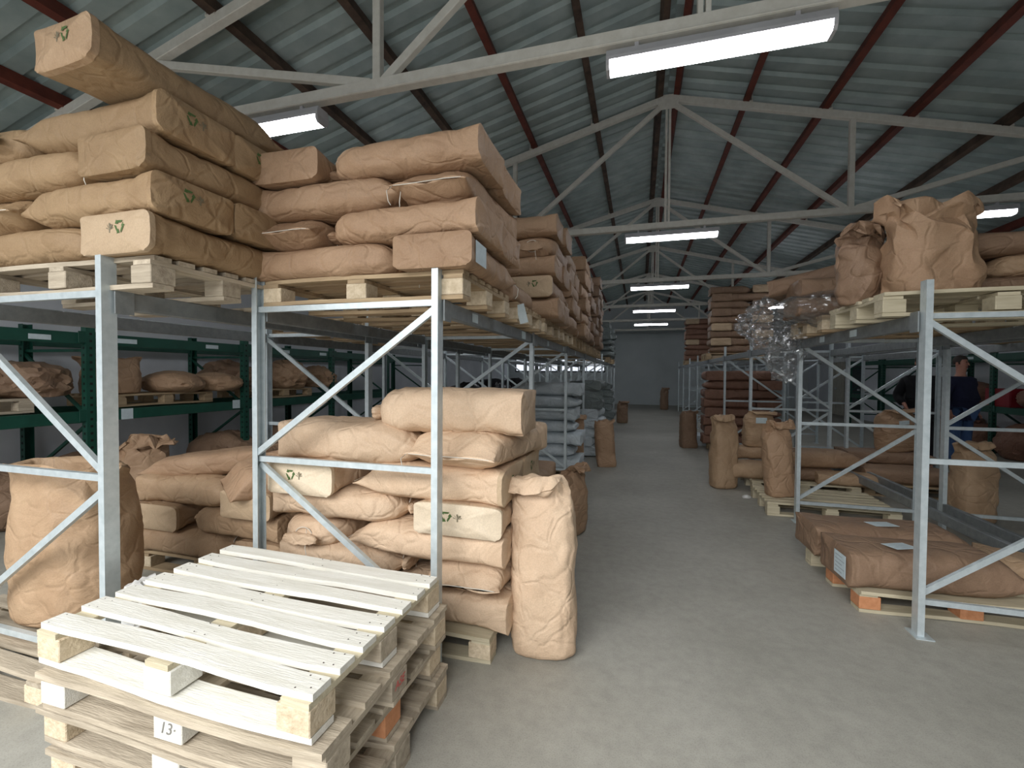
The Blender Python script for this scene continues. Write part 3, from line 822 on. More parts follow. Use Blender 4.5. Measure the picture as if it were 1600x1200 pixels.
# A low: daylit stack behind the pallet pile
GC = 'daylit kraft sacks stacked at left on the floor'
lz = [.144, .325, .495, .655, .815, .99]
def low(x, y, z, rz, lab, **k):
    k.setdefault('mat', K_LOW)
    h = k.pop('h', .18)
    sc = k.pop('sc', (1, 1))
    return sack(x, y, z, rz, lab, GC, sc=(sc[0], sc[1], h/SH_*1.04), **k)
low(-1.06, 2.36, lz[0], 0, 'daylit kraft sack, bottom layer right of the low left stack', sc=(1.02, .95), kind='fold', string=False)
low(-1.87, 2.5, lz[0], F_, 'daylit kraft sack, bottom layer left of the low left stack', sc=(1, .9))
low(-.88, 2.54, lz[1], B_, 'daylit kraft sack with sewn flap to the front, second layer of low left stack', kind='flap', h=.17, sc=(1.04, 1.0), v=1)
low(-1.66, 2.36, lz[1], math.pi, 'daylit kraft sack, second layer left of the low left stack', kind='tie', h=.17, sc=(.95, .95))
low(-1.12, 2.34, lz[2], 0, 'daylit kraft sack lying sideways, third layer of low left stack', h=.165, sc=(1.12, .92), v=3)
low(-1.08, 2.78, lz[2], 0, 'daylit kraft sack at back, third layer of low left stack', h=.165, sc=(1.1, .92))
low(-1.87, 2.5, lz[2]-.02, B_, 'daylit kraft sack with tied mouth to the front, third layer left', kind='tie', h=.16, sc=(.98, .95), v=0)
low(-.9, 2.54, lz[3], F_, 'daylit kraft sack with pale printed base, fourth layer of low left stack', h=.165, sc=(1.02, 1.12), patch=K_PALE, mark=True, v=0)
low(-1.66, 2.36, lz[3], math.pi, 'daylit kraft sack lying sideways, tied mouth inward, fourth layer left', kind='tie', h=.165, sc=(1.06, .95), v=1)
low(-1.1, 2.34, lz[4], 0, 'daylit kraft sack lying sideways with printed base, fifth layer', h=.18, sc=(1.06, .95), patch=K_PALE2, mark=True, v=2)
low(-1.08, 2.76, lz[4], 0, 'daylit kraft sack at back with printed base, fifth layer', h=.18, sc=(1.02, .95), patch=K_PALE2, mark=True, v=4)
low(-1.85, 2.5, lz[4]-.01, F_, 'daylit kraft sack with pale printed base, fifth layer left', h=.18, sc=(1.0, 1.0), patch=K_PALE, mark=True, v=3)
low(-.9, 2.52, lz[5], B_-.1, 'daylit kraft sack with long sewn flap to the front, sixth layer right', kind='flap', h=.19, sc=(1.05, 1.25), v=4)
low(-1.62, 2.4, lz[5]-.01, math.pi-.04, 'big daylit kraft sack lying sideways, sixth layer left', kind='fold', h=.225, sc=(1.12, 1.05), string=False, v=1)
low(-1.06, 2.42, lz[5]+.18, .06, 'single daylit kraft sack lying on top of the low left stack', kind='tie', h=.235, sc=(1.12, 1.0), v=2)

# B low: stack further left
GD = 'kraft sacks stacked at far left on the floor'
def lowb(x, y, z, rz, lab, **k):
    h = k.pop('h', .185); sc = k.pop('sc', (1, 1)); k.setdefault('mat', K_TAN)
    return sack(x, y, z, rz, lab, GD, sc=(sc[0], sc[1], h/SH_*1.03), **k)
lowb(-3.22, 2.62, .144, math.pi, 'kraft sack with tied mouth inward, bottom layer of far left floor stack', kind='tie', sc=(1.0, 1))
lowb(-2.5, 2.8, .144, F_, 'kraft sack, bottom layer right of far left floor stack', sc=(.9, .9))
lowb(-3.42, 2.82, .33, F_, 'kraft sack with pale base to the front, second layer of far left floor stack', patch=K_PALE2, v=1, sc=(.98, .92))
lowb(-2.76, 2.64, .33, 0, 'kraft sack lying sideways, mouth left, second layer of far left floor stack', kind='tie', sc=(1.05, .98), v=2)
lowb(-3.2, 2.64, .515, math.pi, 'kraft sack lying sideways, third layer of far left floor stack', kind='fold', string=False, h=.2, sc=(1.03, 1.02), v=0)
lowb(-2.52, 2.74, .515, F_, 'kraft sack with base to the front, third layer of far left floor stack', patch=K_PALE2, sc=(.95, .95), v=3)
lowb(-3.22, 2.74, .7, .12, 'open brown kraft sack sloping down to the left on the far left floor stack', kind='flap', mat=K_UP, h=.17, sc=(1.25, .95), tilt=(0, -.12), string=False, v=1)
lowb(-2.45, 2.66, .72, .95, 'brown kraft sack leaning on top beside the rack post', kind='flap', mat=K_UP, h=.2, sc=(.95, .95), tilt=(.15, -.25), string=False, v=2)

# standing sacks
def stand_mesh(seed, H=.92, W=.36, D=.26, top='gather', crumple=.012, open_in=False):
    so = seed*9.1; ns, na = 46, 56
    V = []
    rr_ = random.Random(seed); bend = rr_.uniform(-.03, .03)
    foldx = rr_.choice((-1, 1))
    for i in range(ns):
        s = i/(ns-1)
        z = H*s
        full = min(1, s/.05)**.5
        w, d = W/2, D/2
        w *= (.93+.07*full)*(1+.05*math.sin(math.pi*min(1, s*1.2))); d *= (.93+.07*full)*(1+.10*math.sin(math.pi*min(1, s*1.2)))
        u = max(0, (s-.76)/.24)
        ox = oy = 0
        if top == 'gather':
            d *= 1-.80*u**.8; w *= 1-.12*math.sin(math.pi*u)+.04*u
            oy = -.03*u; z -= .06*u*u
        elif top == 'fold':
            d *= 1-.85*min(1, u*1.4)
            if u > .45:
                q = (u-.45)/.55; z = H*(.76+.24*.45)-H*.09*q*.9+.02*math.sin(q*3); oy = -.05-.035*q
            else: oy = -.05*u/.45
        elif top == 'open':
            w *= 1+.10*u; d *= 1+.06*u
        elif top == 'tie':
            neck = math.exp(-((s-.9)/.04)**2)
            k = 1-.42*min(1, u*1.5)
            w *= k*(1-.25*neck)+.15*max(0, s-.93)*8; d *= (1-.75*min(1, u*1.3))*(1-.25*neck)
        nexp = 5.0*(1-min(1, s*5))+2.5
        for j in range(na):
            a = 2*math.pi*j/na; c, sn = math.cos(a), math.sin(a)
            x = w*math.copysign(abs(c)**(2/nexp), c); y = d*math.copysign(abs(sn)**(2/nexp), sn)
            cc = min(crumple, .022)
            dd = cc*1.3*fbm(x*5+so, y*5, z*4)
            rg = 1-abs(fbm(x*6+so, y*6, z*9+so))*2.1
            dd -= cc*1.3*max(0, rg)**3*(.5+u)
            if crumple > .025:
                vd = noise.voronoi(Vector((x*7+so, y*7, z*7)))[0]
                dd += crumple*1.1*(.35-vd[0])+crumple*.9*min(.3, vd[1]-vd[0])
            if u > 0:
                dd += .050*u*fbm(a*2.2+so, z*3, so)*(1 if top != 'open' else 1.2)
                dd -= .035*u*abs(fbm(math.cos(a)*5, math.sin(a)*5+z*2, so+4))
            L_ = math.hypot(x, y)+1e-5
            zz = z+u*.11*fbm(math.cos(a)*1.8+so, math.sin(a)*1.8, so)+crumple*.8*fbm(x*8, y*8+so, z*8)*min(1, s*6)
            V.append((x*(1+dd/L_)+ox+bend*math.sin(2.4*s), y*(1+dd/L_)+oy, max(0, zz)))
    n = ns
    if top == 'open':  # rim turned inwards, so the mouth is hollow
        last = V[-na:]
        for q, (sc_, dz) in enumerate(((.94, .004), (.88, -.05), (.84, -.14), (.78, -.2))):
            cxx = sum(p[0] for p in last)/na; cyy = sum(p[1] for p in last)/na
            for (x, y, z) in last: V.append((cxx+(x-cxx)*sc_, cyy+(y-cyy)*sc_, z+dz+.01*fbm(x*9, y*9, q)))
        n += 4
    F = []
    for i in range(n-1):
        for j in range(na): F.append((i*na+j, i*na+(j+1) % na, (i+1)*na+(j+1) % na, (i+1)*na+j))
    for b0, flipf in ((0, True), ((n-1)*na, False)):
        c_ = len(V); V.append(tuple(sum((Vector(V[b0+j]) for j in range(na)), Vector())/na))
        for j in range(na):
            F.append((b0+(j+1) % na, b0+j, c_) if flipf else (b0+j, b0+(j+1) % na, c_))
    return mesh('standing_sack', V, F, True, 60)
def paper_bag(seed, rings, jit=.02, na=15, lobes=2, open_in=True):
    """rings: (z, half width, half depth, x shift, y shift, crumple 0..1); coarse creased facets, then refined."""
    r = random.Random(seed); V = []
    ph = [r.uniform(-.12, .12) for _ in range(na)]
    for (z, w, d, ox, oy, c) in rings:
        for j in range(na):
            a = 2*math.pi*(j+ph[j])/na
            ca, sa = math.cos(a), math.sin(a); n_ = 2.8
            x = w*math.copysign(abs(ca)**(2/n_), ca); y = d*math.copysign(abs(sa)**(2/n_), sa)
            q = jit*(.25+c)
            V.append((x+ox+r.uniform(-q, q), y+oy+r.uniform(-q, q), max(0, z+r.uniform(-q, q)*(1.2 if z > .02 else 0))))
    n = len(rings); F = []
    for i in range(n-1):
        for j in range(na):
            a, b_, c_, d_ = i*na+j, i*na+(j+1) % na, (i+1)*na+(j+1) % na, (i+1)*na+j
            F += [(a, b_, c_), (a, c_, d_)] if (i+j+r.randrange(2)) % 2 else [(a, b_, d_), (b_, c_, d_)]
    for b0, fl in ((0, True), ((n-1)*na, False)):
        cc = len(V); V.append(tuple(sum((Vector(V[b0+j]) for j in range(na)), Vector())/na))
        for j in range(na): F.append((b0+(j+1) % na, b0+j, cc) if fl else (b0+j, b0+(j+1) % na, cc))
    m = mesh('paper_bag', V, F)
    bm = bmesh.new(); bm.from_mesh(m)
    bmesh.ops.subdivide_edges(bm, edges=bm.edges[:], cuts=1, use_grid_fill=True)
    bmesh.ops.triangulate(bm, faces=bm.faces[:])
    bmesh.ops.smooth_vert(bm, verts=bm.verts[:], factor=.35, use_axis_x=True, use_axis_y=True, use_axis_z=True)
    bmesh.ops.subdivide_edges(bm, edges=bm.edges[:], cuts=1, use_grid_fill=True)
    bmesh.ops.smooth_vert(bm, verts=bm.verts[:], factor=.3, use_axis_x=True, use_axis_y=True, use_axis_z=True)
    for v_ in bm.verts:
        c = v_.co; k = min(1, c.z/.05)
        rg = 1-abs(noise.noise(c*9+Vector((seed, 0, 0))))*2
        c += v_.normal*k*(.006*noise.noise(c*14+Vector((seed,)*3))-.006*max(0, rg)**4)
        if c.z < 0: c.z = 0
    bm.to_mesh(m); bm.free(); m.shade_smooth(); m.set_sharp_from_angle(angle=math.radians(38))
    return m
def tall_rings(H, w, d, fold=-1, open_=False):
    R_ = [(0, w*.9, d*.85, 0, 0, 0), (.03*H, w, d, 0, 0, .1), (.16*H, w*1.03, d*1.06, 0, 0, .25), (.3*H, w*1.03, d*1.1, .004, 0, .3), (.45*H, w*1.0, d*1.1, -.004, 0, .3), (.6*H, w*.99, d*1.06, 0, 0, .4), (.72*H, w*.98, d*.98, 0, 0, .5)]
    if open_:
        R_ += [(.82*H, w*1.02, d*.9, 0, 0, .9), (.92*H, w*1.1, d*.85, fold*.02, 0, 1.1), (1.0*H, w*1.18, d*.8, fold*.04, -.02, 1.3), (.99*H, w*1.02, d*.62, fold*.04, -.02, .6), (.86*H, w*.9, d*.55, fold*.02, 0, .5), (.76*H, w*.8, d*.5, 0, 0, .4)]
    else:
        R_ += [(.8*H, w*.97, d*.86, 0, 0, .8), (.87*H, w*.95, d*.6, fold*.01, 0, 1.0), (.93*H, w*.92, d*.38, fold*.03, -.01, 1.0), (.985*H, w*.9, d*.3, fold*.04, -.04, 1.1), (.985*H, w*.85, d*.24, fold*.06, -.085, 1.1), (.91*H, w*.8, d*.18, fold*.07, -.125, .9)]
    return R_
def stand(x, y, z, rz, me_, mat, label, group='standing sacks', sc=(1, 1, 1), tilt=(0, 0)):
    return tag(ob('paper_sack', me_, mat, None, (x, y, z), (tilt[0], tilt[1], rz), sc), label, 'sack', group)
SG = [paper_bag(1, tall_rings(.94, .18, .13, -1), .02), paper_bag(2, tall_rings(.92, .18, .14, 1), .012), stand_mesh(3, top='fold', crumple=.013), paper_bag(4, tall_rings(.92, .18, .13, 1), .026)]
GS = 'sacks standing upright on the floor'
stand(-.48, 2.36, 0, .12, SG[0], K_LOW, 'tall daylit kraft sack standing at the aisle, mouth folded over, nearest standing one', GS, (1, 1.05, 1.02), tilt=(-.03, -.02))
stand(-.62, 4.2, 0, 1.2, SG[3], K_UP, 'short brown kraft sack standing behind the tall light one', GS, (.95, 1, .7))
stand(-3.03, 1.72, .144, .1, paper_bag(7, tall_rings(.86, .27, .2, -1, True), .022, na=17), K_TAN, 'big brown kraft sack with crumpled top standing at the left edge', GS, (1.1, 1.05, .98))
stand(-1.0, 7.1, 0, .3, SG[1], K_UP, 'brown kraft sack standing behind the third rack post at left', GS, (.9, 1, .95))
stand(-.5, 7.45, 0, .2, SG[2], K_UP, 'reddish kraft sack standing in the aisle left, leaning slightly', GS, (.85, 1, .95), tilt=(0, -.06))
stand(-.5, 14.3, 0, .2, SG[1], K_DARK, 'small dark sack standing far down the aisle at left', GS, (.95, 1, .75))
stand(1.05, 20.4, 0, .2, SG[1], K_DARK, 'dark sack standing at the far right end of the aisle', GS, (.95, 1, 1.05))
s_ = stand(1.1, 6.5, 0, .4, SG[0], K_TAN, 'kraft sack with tied top standing in the aisle at right', GS, (.95, 1.05, 1.05))
s_ = stand(1.62, 7.02, .5, .1, SG[1], K_TAN, 'upright kraft sack with white label standing on lying sacks at right', GS, (1.05, 1, .55))
ob('paper_label', lab_me, PAPER, s_, (-.07, -.158, .62), (math.pi/2, 0, 0), (.9, 1.3, 1))
stand(1.55, 5.66, .144, .15, SG[3], K_UP, 'tall creased brown sack standing on the empty slatted pallet', GS, (.82, .95, .93), tilt=(0, -.09))
stand(1.0, 9.9, 0, .3, SG[2], K_DARK, 'dark kraft sack standing at the right aisle edge, farther back', GS, (.9, 1, .95))
s_ = stand(3.35, 7.2, .5, .3, SG[1], K_UP, 'brown sack with small label standing between the right racks', GS, (1.3, 1.1, .62), tilt=(0, -.08))
ob('paper_label', lab_me, PAPER, s_, (-.07, -.158, .6), (math.pi/2, 0, 0), (.7, .8, 1))
stand(3.35, 5.75, 0, .3, SG[0], K_TAN, 'light kraft sack standing behind the right post, top open', GS, (1.05, 1.1, .9))

# two crumpled open sacks on the right upper shelf
GU = 'crumpled sacks on the right upper shelf'
stand(1.78, 3.52, TOPP, .15, paper_bag(31, tall_rings(.56, .235, .17, -1, True), .05, na=17), K_UP, 'large crumpled open kraft sack standing on the right upper shelf', GU, (1, 1, 1.05), tilt=(.02, .02))
stand(1.52, 3.72, TOPP, .7, paper_bag(33, tall_rings(.52, .17, .12, -1), .045), K_DARK, 'crumpled brown kraft sack leaning left of the large open one', GU, tilt=(0, -.12))
GU2 = 'brown sacks on the right upper shelf'
sack(2.3, 3.88, TOPP, math.pi, 'brown kraft sack lying at the bottom behind the open crumpled sack', GU2, K_DARK, 'fold', (1.05, .9, .85), string=False)
sack(1.9, 3.88, TOPP+.15, math.pi, 'brown kraft sack lying in the middle, left one of two, behind open sack', GU2, K_DARK, 'fold', (.75, .9, .85), string=False)
sack(2.56, 3.88, TOPP+.15, 0, 'tan kraft sack lying in the middle, right one of two, behind open sack', GU2, K_TAN, 'tie', (.85, .9, .85), string=False)
sack(2.32, 3.88, TOPP+.3, math.pi, 'brown kraft sack lying on top behind the open crumpled sack', GU2, K_DARK, 'fold', (1.15, .9, .85), string=False)
for i, (x, z, ry) in enumerate(((1.78, TOPP, 0), (1.8, TOPP+.16, 0))):
    sack(x, 4.5, z, math.pi, 'brown sack lying under film on the second right upper pallet, %s' % ('bottom', 'middle')[i], GU2, K_DARK, 'fold', (1.2, .95, .9), string=False)
sack(1.72, 4.6, TOPP+.3, math.pi-.5, 'brown sack sloping up to the right over the film wrapped sacks', GU2, K_DARK, 'fold', (1.3, .9, .9), string=False, tilt=(0, .14))
sack(2.0, 4.9, TOPP+.16, math.pi, 'brown sack behind the film wrapped ones on the right upper shelf', GU2, K_DARK, 'fold', (1.2, .95, .9), string=False)

# far right upper stacks
GV = 'sacks stacked on the far right upper shelf'
def facing_stack(nm, x0, w, y0, z, n, pitch, mat, patch, group, seed, split=.5):
    r = random.Random(seed)
    for i in range(n):
        zz = z+i*pitch
        if i % 2:
            sack(x0+.21, y0+.4, zz, F_, 'brown sack end-on at left, %s layer of %s' % (ORD[i], nm), group, mat, 'fold', (1, .95, pitch/SH_*1.03), patch=patch if r.random() < .6 else None, string=False)
            sack(x0+.44+(w-.44)/2, y0+.22, zz, math.pi, 'brown sack sideways at right, %s layer of %s' % (ORD[i], nm), group, mat, 'fold', ((w-.44)/SL_*1.03, .95, pitch/SH_*1.03), string=False)
        else:
            sack(x0+(w-.44)/2, y0+.22, zz, 0 if r.random() < .5 else math.pi, 'brown sack sideways at left, %s layer of %s' % (ORD[i], nm), group, mat, 'fold', ((w-.44)/SL_*1.03, .95, pitch/SH_*1.03), string=False)
            sack(x0+w-.21, y0+.4, zz, F_, 'brown sack end-on at right, %s layer of %s' % (ORD[i], nm), group, mat, 'fold', (1, .95, pitch/SH_*1.03), patch=patch if r.random() < .4 else None, string=False)
facing_stack('tall far right stack', 1.55, 1.25, 10.95, TOPP, 9, .166, K_DARK, K_PALE2, GV, 51)
facing_stack('lower far right stack', 1.5, 1.25, 16.2, TOPP, 8, .175, K_RED, K_PALE2, GV, 52)
facing_stack('reddish floor stack at right', 1.25, 1.35, 9.5, .144, 8, .18, K_RED, None, 'reddish brown sacks stacked on the floor at right', 53)

# right floor
GR = 'dark kraft sacks lying on front right pallet'
o = sack(1.79, 3.52, .146, math.pi+.06, 'dark kraft sack with two white labels lying on front right pallet', GR, K_DARK, 'flap', (1.2, .98, 1.35), string=False, v=0)
paper_label(o, (SL_/2+.017, .03, .035), (math.pi/2, 0, math.pi/2), 1.0)
paper_label(o, (SL_/2-.33, -.02, SH_*1.03), (0, 0, .4), .9)
o = sack(1.82, 4.02, .146, math.pi+.03, 'dark kraft sack with one white label, behind the nearest one at right', GR, K_DARK, 'flap', (1.3, 1.0, 1.3), string=False, v=3)
paper_label(o, (SL_/2-.42, -.02, SH_*1.03), (0, 0, .3), .9)
sack(2.5, 3.66, .146, 2.6, 'light kraft sack tip at the right edge on front right pallet', GR, K_TAN, 'tie', (.75, .8, 1.0), string=False)
GR2 = 'kraft sacks lying on the second right floor pallets'
sack(1.55, 6.62, .146, math.pi, 'kraft sack lying under the upright labelled sack at right', GR2, K_TAN, 'fold', (.85, 1, 1.15), string=False)
sack(2.15, 6.7, .146, math.pi, 'kraft sack lying behind the post, lower left of heap', GR2, K_DARK, 'flap', (.85, 1, .9), string=False)
sack(2.55, 6.52, .146, math.pi-.1, 'pale kraft sack with tied mouth lying on the slatted pallet end', GR2, K_TAN, 'tie', (.9, .9, .8), v=1)
sack(2.25, 6.75, .31, math.pi+.15, 'brown kraft sack lying on top of the heap behind the post', GR2, K_UP, 'fold', (1.25, 1, 1.2), string=False)
sack(1.62, 6.98, .34, math.pi, 'kraft sack lying beneath, back of the labelled upright sack', GR2, K_TAN, 'fold', (.7, .8, .9), string=False)
sack(3.3, 6.85, .146, math.pi, 'brown sack lying low between the right racks', GR2, K_DARK, 'fold', (1.3, 1.1, 1.1), string=False)
sack(3.25, 7.2, .33, math.pi, 'brown sack lying second layer between the right racks', GR2, K_DARK, 'fold', (1.3, 1.1, .95), string=False)
sack(1.25, 10.6, 0, F_, 'white plastic wrapped sack lying by the right aisle edge', GR2, K_WHITE, 'fold', (1, 1, 1.2), string=False)

# left floor behind the light stack
GL = 'sacks on the floor behind the light stack'
for i in range(3):
    sack(-.98, 3.72, .146+i*.18, F_ if i % 2 else B_, 'brown kraft sack %s layer, floor pile behind the light stack' % ORD[i], GL, K_UP, 'tie' if i == 2 else 'flap', (1, 1.05, 1.0))
sack(-1.55, 3.72, .146, F_, 'brown kraft sack at left, floor pile behind the light stack', GL, K_UP, 'flap', (1, 1.05, 1.0))
sack(-1.15, 5.3, 0, .3, 'brown kraft sack flat on the floor behind the second post', GL, K_DARK, 'flap', (1, 1, 1))
for i in range(7):
    sack(-1.35+random.Random(i).uniform(-.06, .06), 6.5, .146+i*.175, math.pi*(i % 2), 'pale bluish plastic sack, %s layer of the pale floor pile' % ORD[i], 'pale plastic sacks on the floor at left', K_WHITE, 'fold', (1.25, 1.4, 1.0), string=False)
for i in range(8):
    sack(-.95+random.Random(i+30).uniform(-.08, .08), 8.6, .02+i*.17, F_+random.Random(i).uniform(-.2, .2), 'whitish plastic sack, %s layer of the farther pale pile' % ORD[i], 'pale plastic sacks on the floor at left', K_WHITE if i < 5 else K_GREY, 'fold', (1.1, 1.3, 1.0), string=False)
for i in range(7):
    sack(-.95+random.Random(i+60).uniform(-.06, .06), 12.2, .02+i*.18, F_, 'dark grey sack, %s layer of the farthest left floor pile' % ORD[i], 'pale plastic sacks on the floor at left', K_GREY, 'fold', (1.1, 1.3, 1.0), string=False)

# dark film wrapped goods far left
def lump(seed, sx, sy, sz, amp, freq=1.6, flat=True, sub=4):
    bm = bmesh.new(); bmesh.ops.create_icosphere(bm, subdivisions=sub, radius=1)
    for v_ in bm.verts:
        c = v_.co.normalized(); q = c*freq+Vector((seed*7.7,)*3)
        d = amp*noise.noise(q)+amp*.7*(1-abs(noise.noise(q*2.3))*2)+amp*.35*(1-abs(noise.noise(q*5.1))*2)
        p = c*(1+d); p = Vector((p.x*sx, p.y*sy, p.z*sz+sz*.8))
        if flat and p.z < 0: p.z = 0
        v_.co = p
    m = bpy.data.meshes.new('lump'); bm.to_mesh(m); bm.free(); m.shade_smooth(); m.set_sharp_from_angle(angle=math.radians(40))
    return m
GW = 'dark wrapped bales in the left rear of the hall'
for i, (x, y, sx, sz) in enumerate(((-4.5, 9.4, .75, .62), (-4.5, 11.2, .75, .66), (-4.5, 13.4, .78, .72), (-4.45, 15.8, .8, .7))):
    tag(ob('wrapped_bale', lump(40+i, sx, .6, sz, .14), BLACKF, None, (x, y, 0)), 'dark glossy film wrapped bale at left rear, %s from the camera' % ORD[i], 'bale', GW)
# crumpled sacks on and under the green left rack
GG = 'crumpled kraft sacks on the green rack'
gz = 1.09+.145
gl = [(-6.05, 2.55, 'small', .3, .22, .17, .25), (-5.95, 2.95, 'flat brown', .3, .32, .19, .2), (-5.9, 4.4, 'low rounded', .36, .3, .15, .1), (-5.85, 4.95, 'low wide', .36, .3, .14, .1),
      (-6.15, 5.45, 'ragged', .34, .3, .22, .3), (-5.9, 6.35, 'tan bulging', .32, .3, .25, .2), (-5.9, 7.1, 'tan slumped', .32, .32, .2, .2)]
for i, (x, y, nm, sx, sy, sz, am) in enumerate(gl):
    tag(ob('paper_sack', lump(i+1, sx, sy, sz, am, 1.8), K_DARK if i in (1, 4) else K_UP, None, (x, y, gz)),
        '%s crumpled kraft sack on the green rack shelf, %s from the left' % (nm, ORD[i]), 'sack', GG)
stand(-5.95, 3.72, gz, 1.4, paper_bag(41, tall_rings(.42, .27, .19, -1, True), .02), K_UP, 'upright kraft sack on the green rack shelf behind the front post', GG)
stand(-5.15, 3.45, 0, .9, paper_bag(43, tall_rings(.8, .22, .15, 1), .05), K_UP, 'crumpled upright kraft sack on the floor before the green rack', GG, tilt=(0, .1))
for i, (x, y, sx, sz) in enumerate(((-6.0, 2.7, .42, .28), (-5.95, 3.4, .45, .3), (-5.95, 5.2, .5, .33), (-5.9, 6.2, .45, .35))):
    tag(ob('paper_sack', lump(20+i, sx, .36, sz, .16), K_DARK, None, (x, y, 0)), 'dark crumpled sack on the floor under the green left rack, %s from the left' % ORD[i], 'sack', 'sacks under the green left rack')
# and on the right green rack
for i, (x, y, z, sx, sz) in enumerate(((6.75, 9.5, 0, .35, .3), (6.8, 10.3, 0, .4, .36), (6.75, 11.4, 0, .4, .3), (6.8, 12.2, 0, .45, .42), (6.8, 13.4, 0, .4, .36), (6.75, 9.9, .97, .3, .2), (6.75, 11.6, .97, .3, .24))):
    tag(ob('paper_sack', lump(70+i, sx, .4, sz, .12), K_RED, None, (x, y, z)), 'reddish brown sack at the green right rack, %s, %s' % (('on the shelf' if z else 'on the floor'), ORD[i]), 'sack', 'sacks at the green right rack')
tag(ob('plastic_crate', MB().box(-.2, .2, -.3, .3, 0, .03).box(-.2, -.18, -.3, .3, .03, .34).box(.18, .2, -.3, .3, .03, .34).box(-.18, .18, -.3, -.28, .03, .34).box(-.18, .18, .28, .3, .03, .34).me('plastic_crate', bevel=.005), REDB, None, (6.7, 10.6, 1.2-.25)),
    'red plastic crate on the green right rack shelf', 'crate')

# clear film
t = tag(ob('film_bunch', lump(91, .27, .25, .22, .3, 2.6, flat=False, sub=5), FILM, None, (1.33, 5.12, 1.86)), 'crumpled ball of clear stretch film hanging over the right rack beam', 'plastic film')
ob('film_tail', lump(92, .14, .12, .2, .35, 2.2, flat=False), FILM, t, (.12, .12, -.32))
tag(ob('film_wrap', lump(93, .55, .28, .17, .12, 1.5, flat=False), FILM, None, (1.78, 4.42, TOPP-.06)), 'clear film wrapped over the lying brown sacks at right', 'plastic film')
tag(ob('plastic_scrap', lump(94, .16, .1, .14, .3, 2), WFILM, None, (-2.36, 1.62, .17)), 'white crumpled plastic scrap behind the far left post foot', 'plastic scrap')
tag(ob('paper_scrap', lump(95, .04, .03, .02, .3, 2, sub=2), WFILM, None, (1.28, 6.0, 0)), 'small white scrap on the floor beside the slatted pallet', 'scrap')
# white tag hanging from pallet
tag(ob('paper_tag', MB().bar((0, 0, 0), (.03, .02, -.13), .004, .06, (1, 0, 0)).me('paper_tag'), PAPER, None, (-.815, 3.03, TOPP-.02)), 'white paper tag hanging from the pallet corner above the left beam', 'tag')

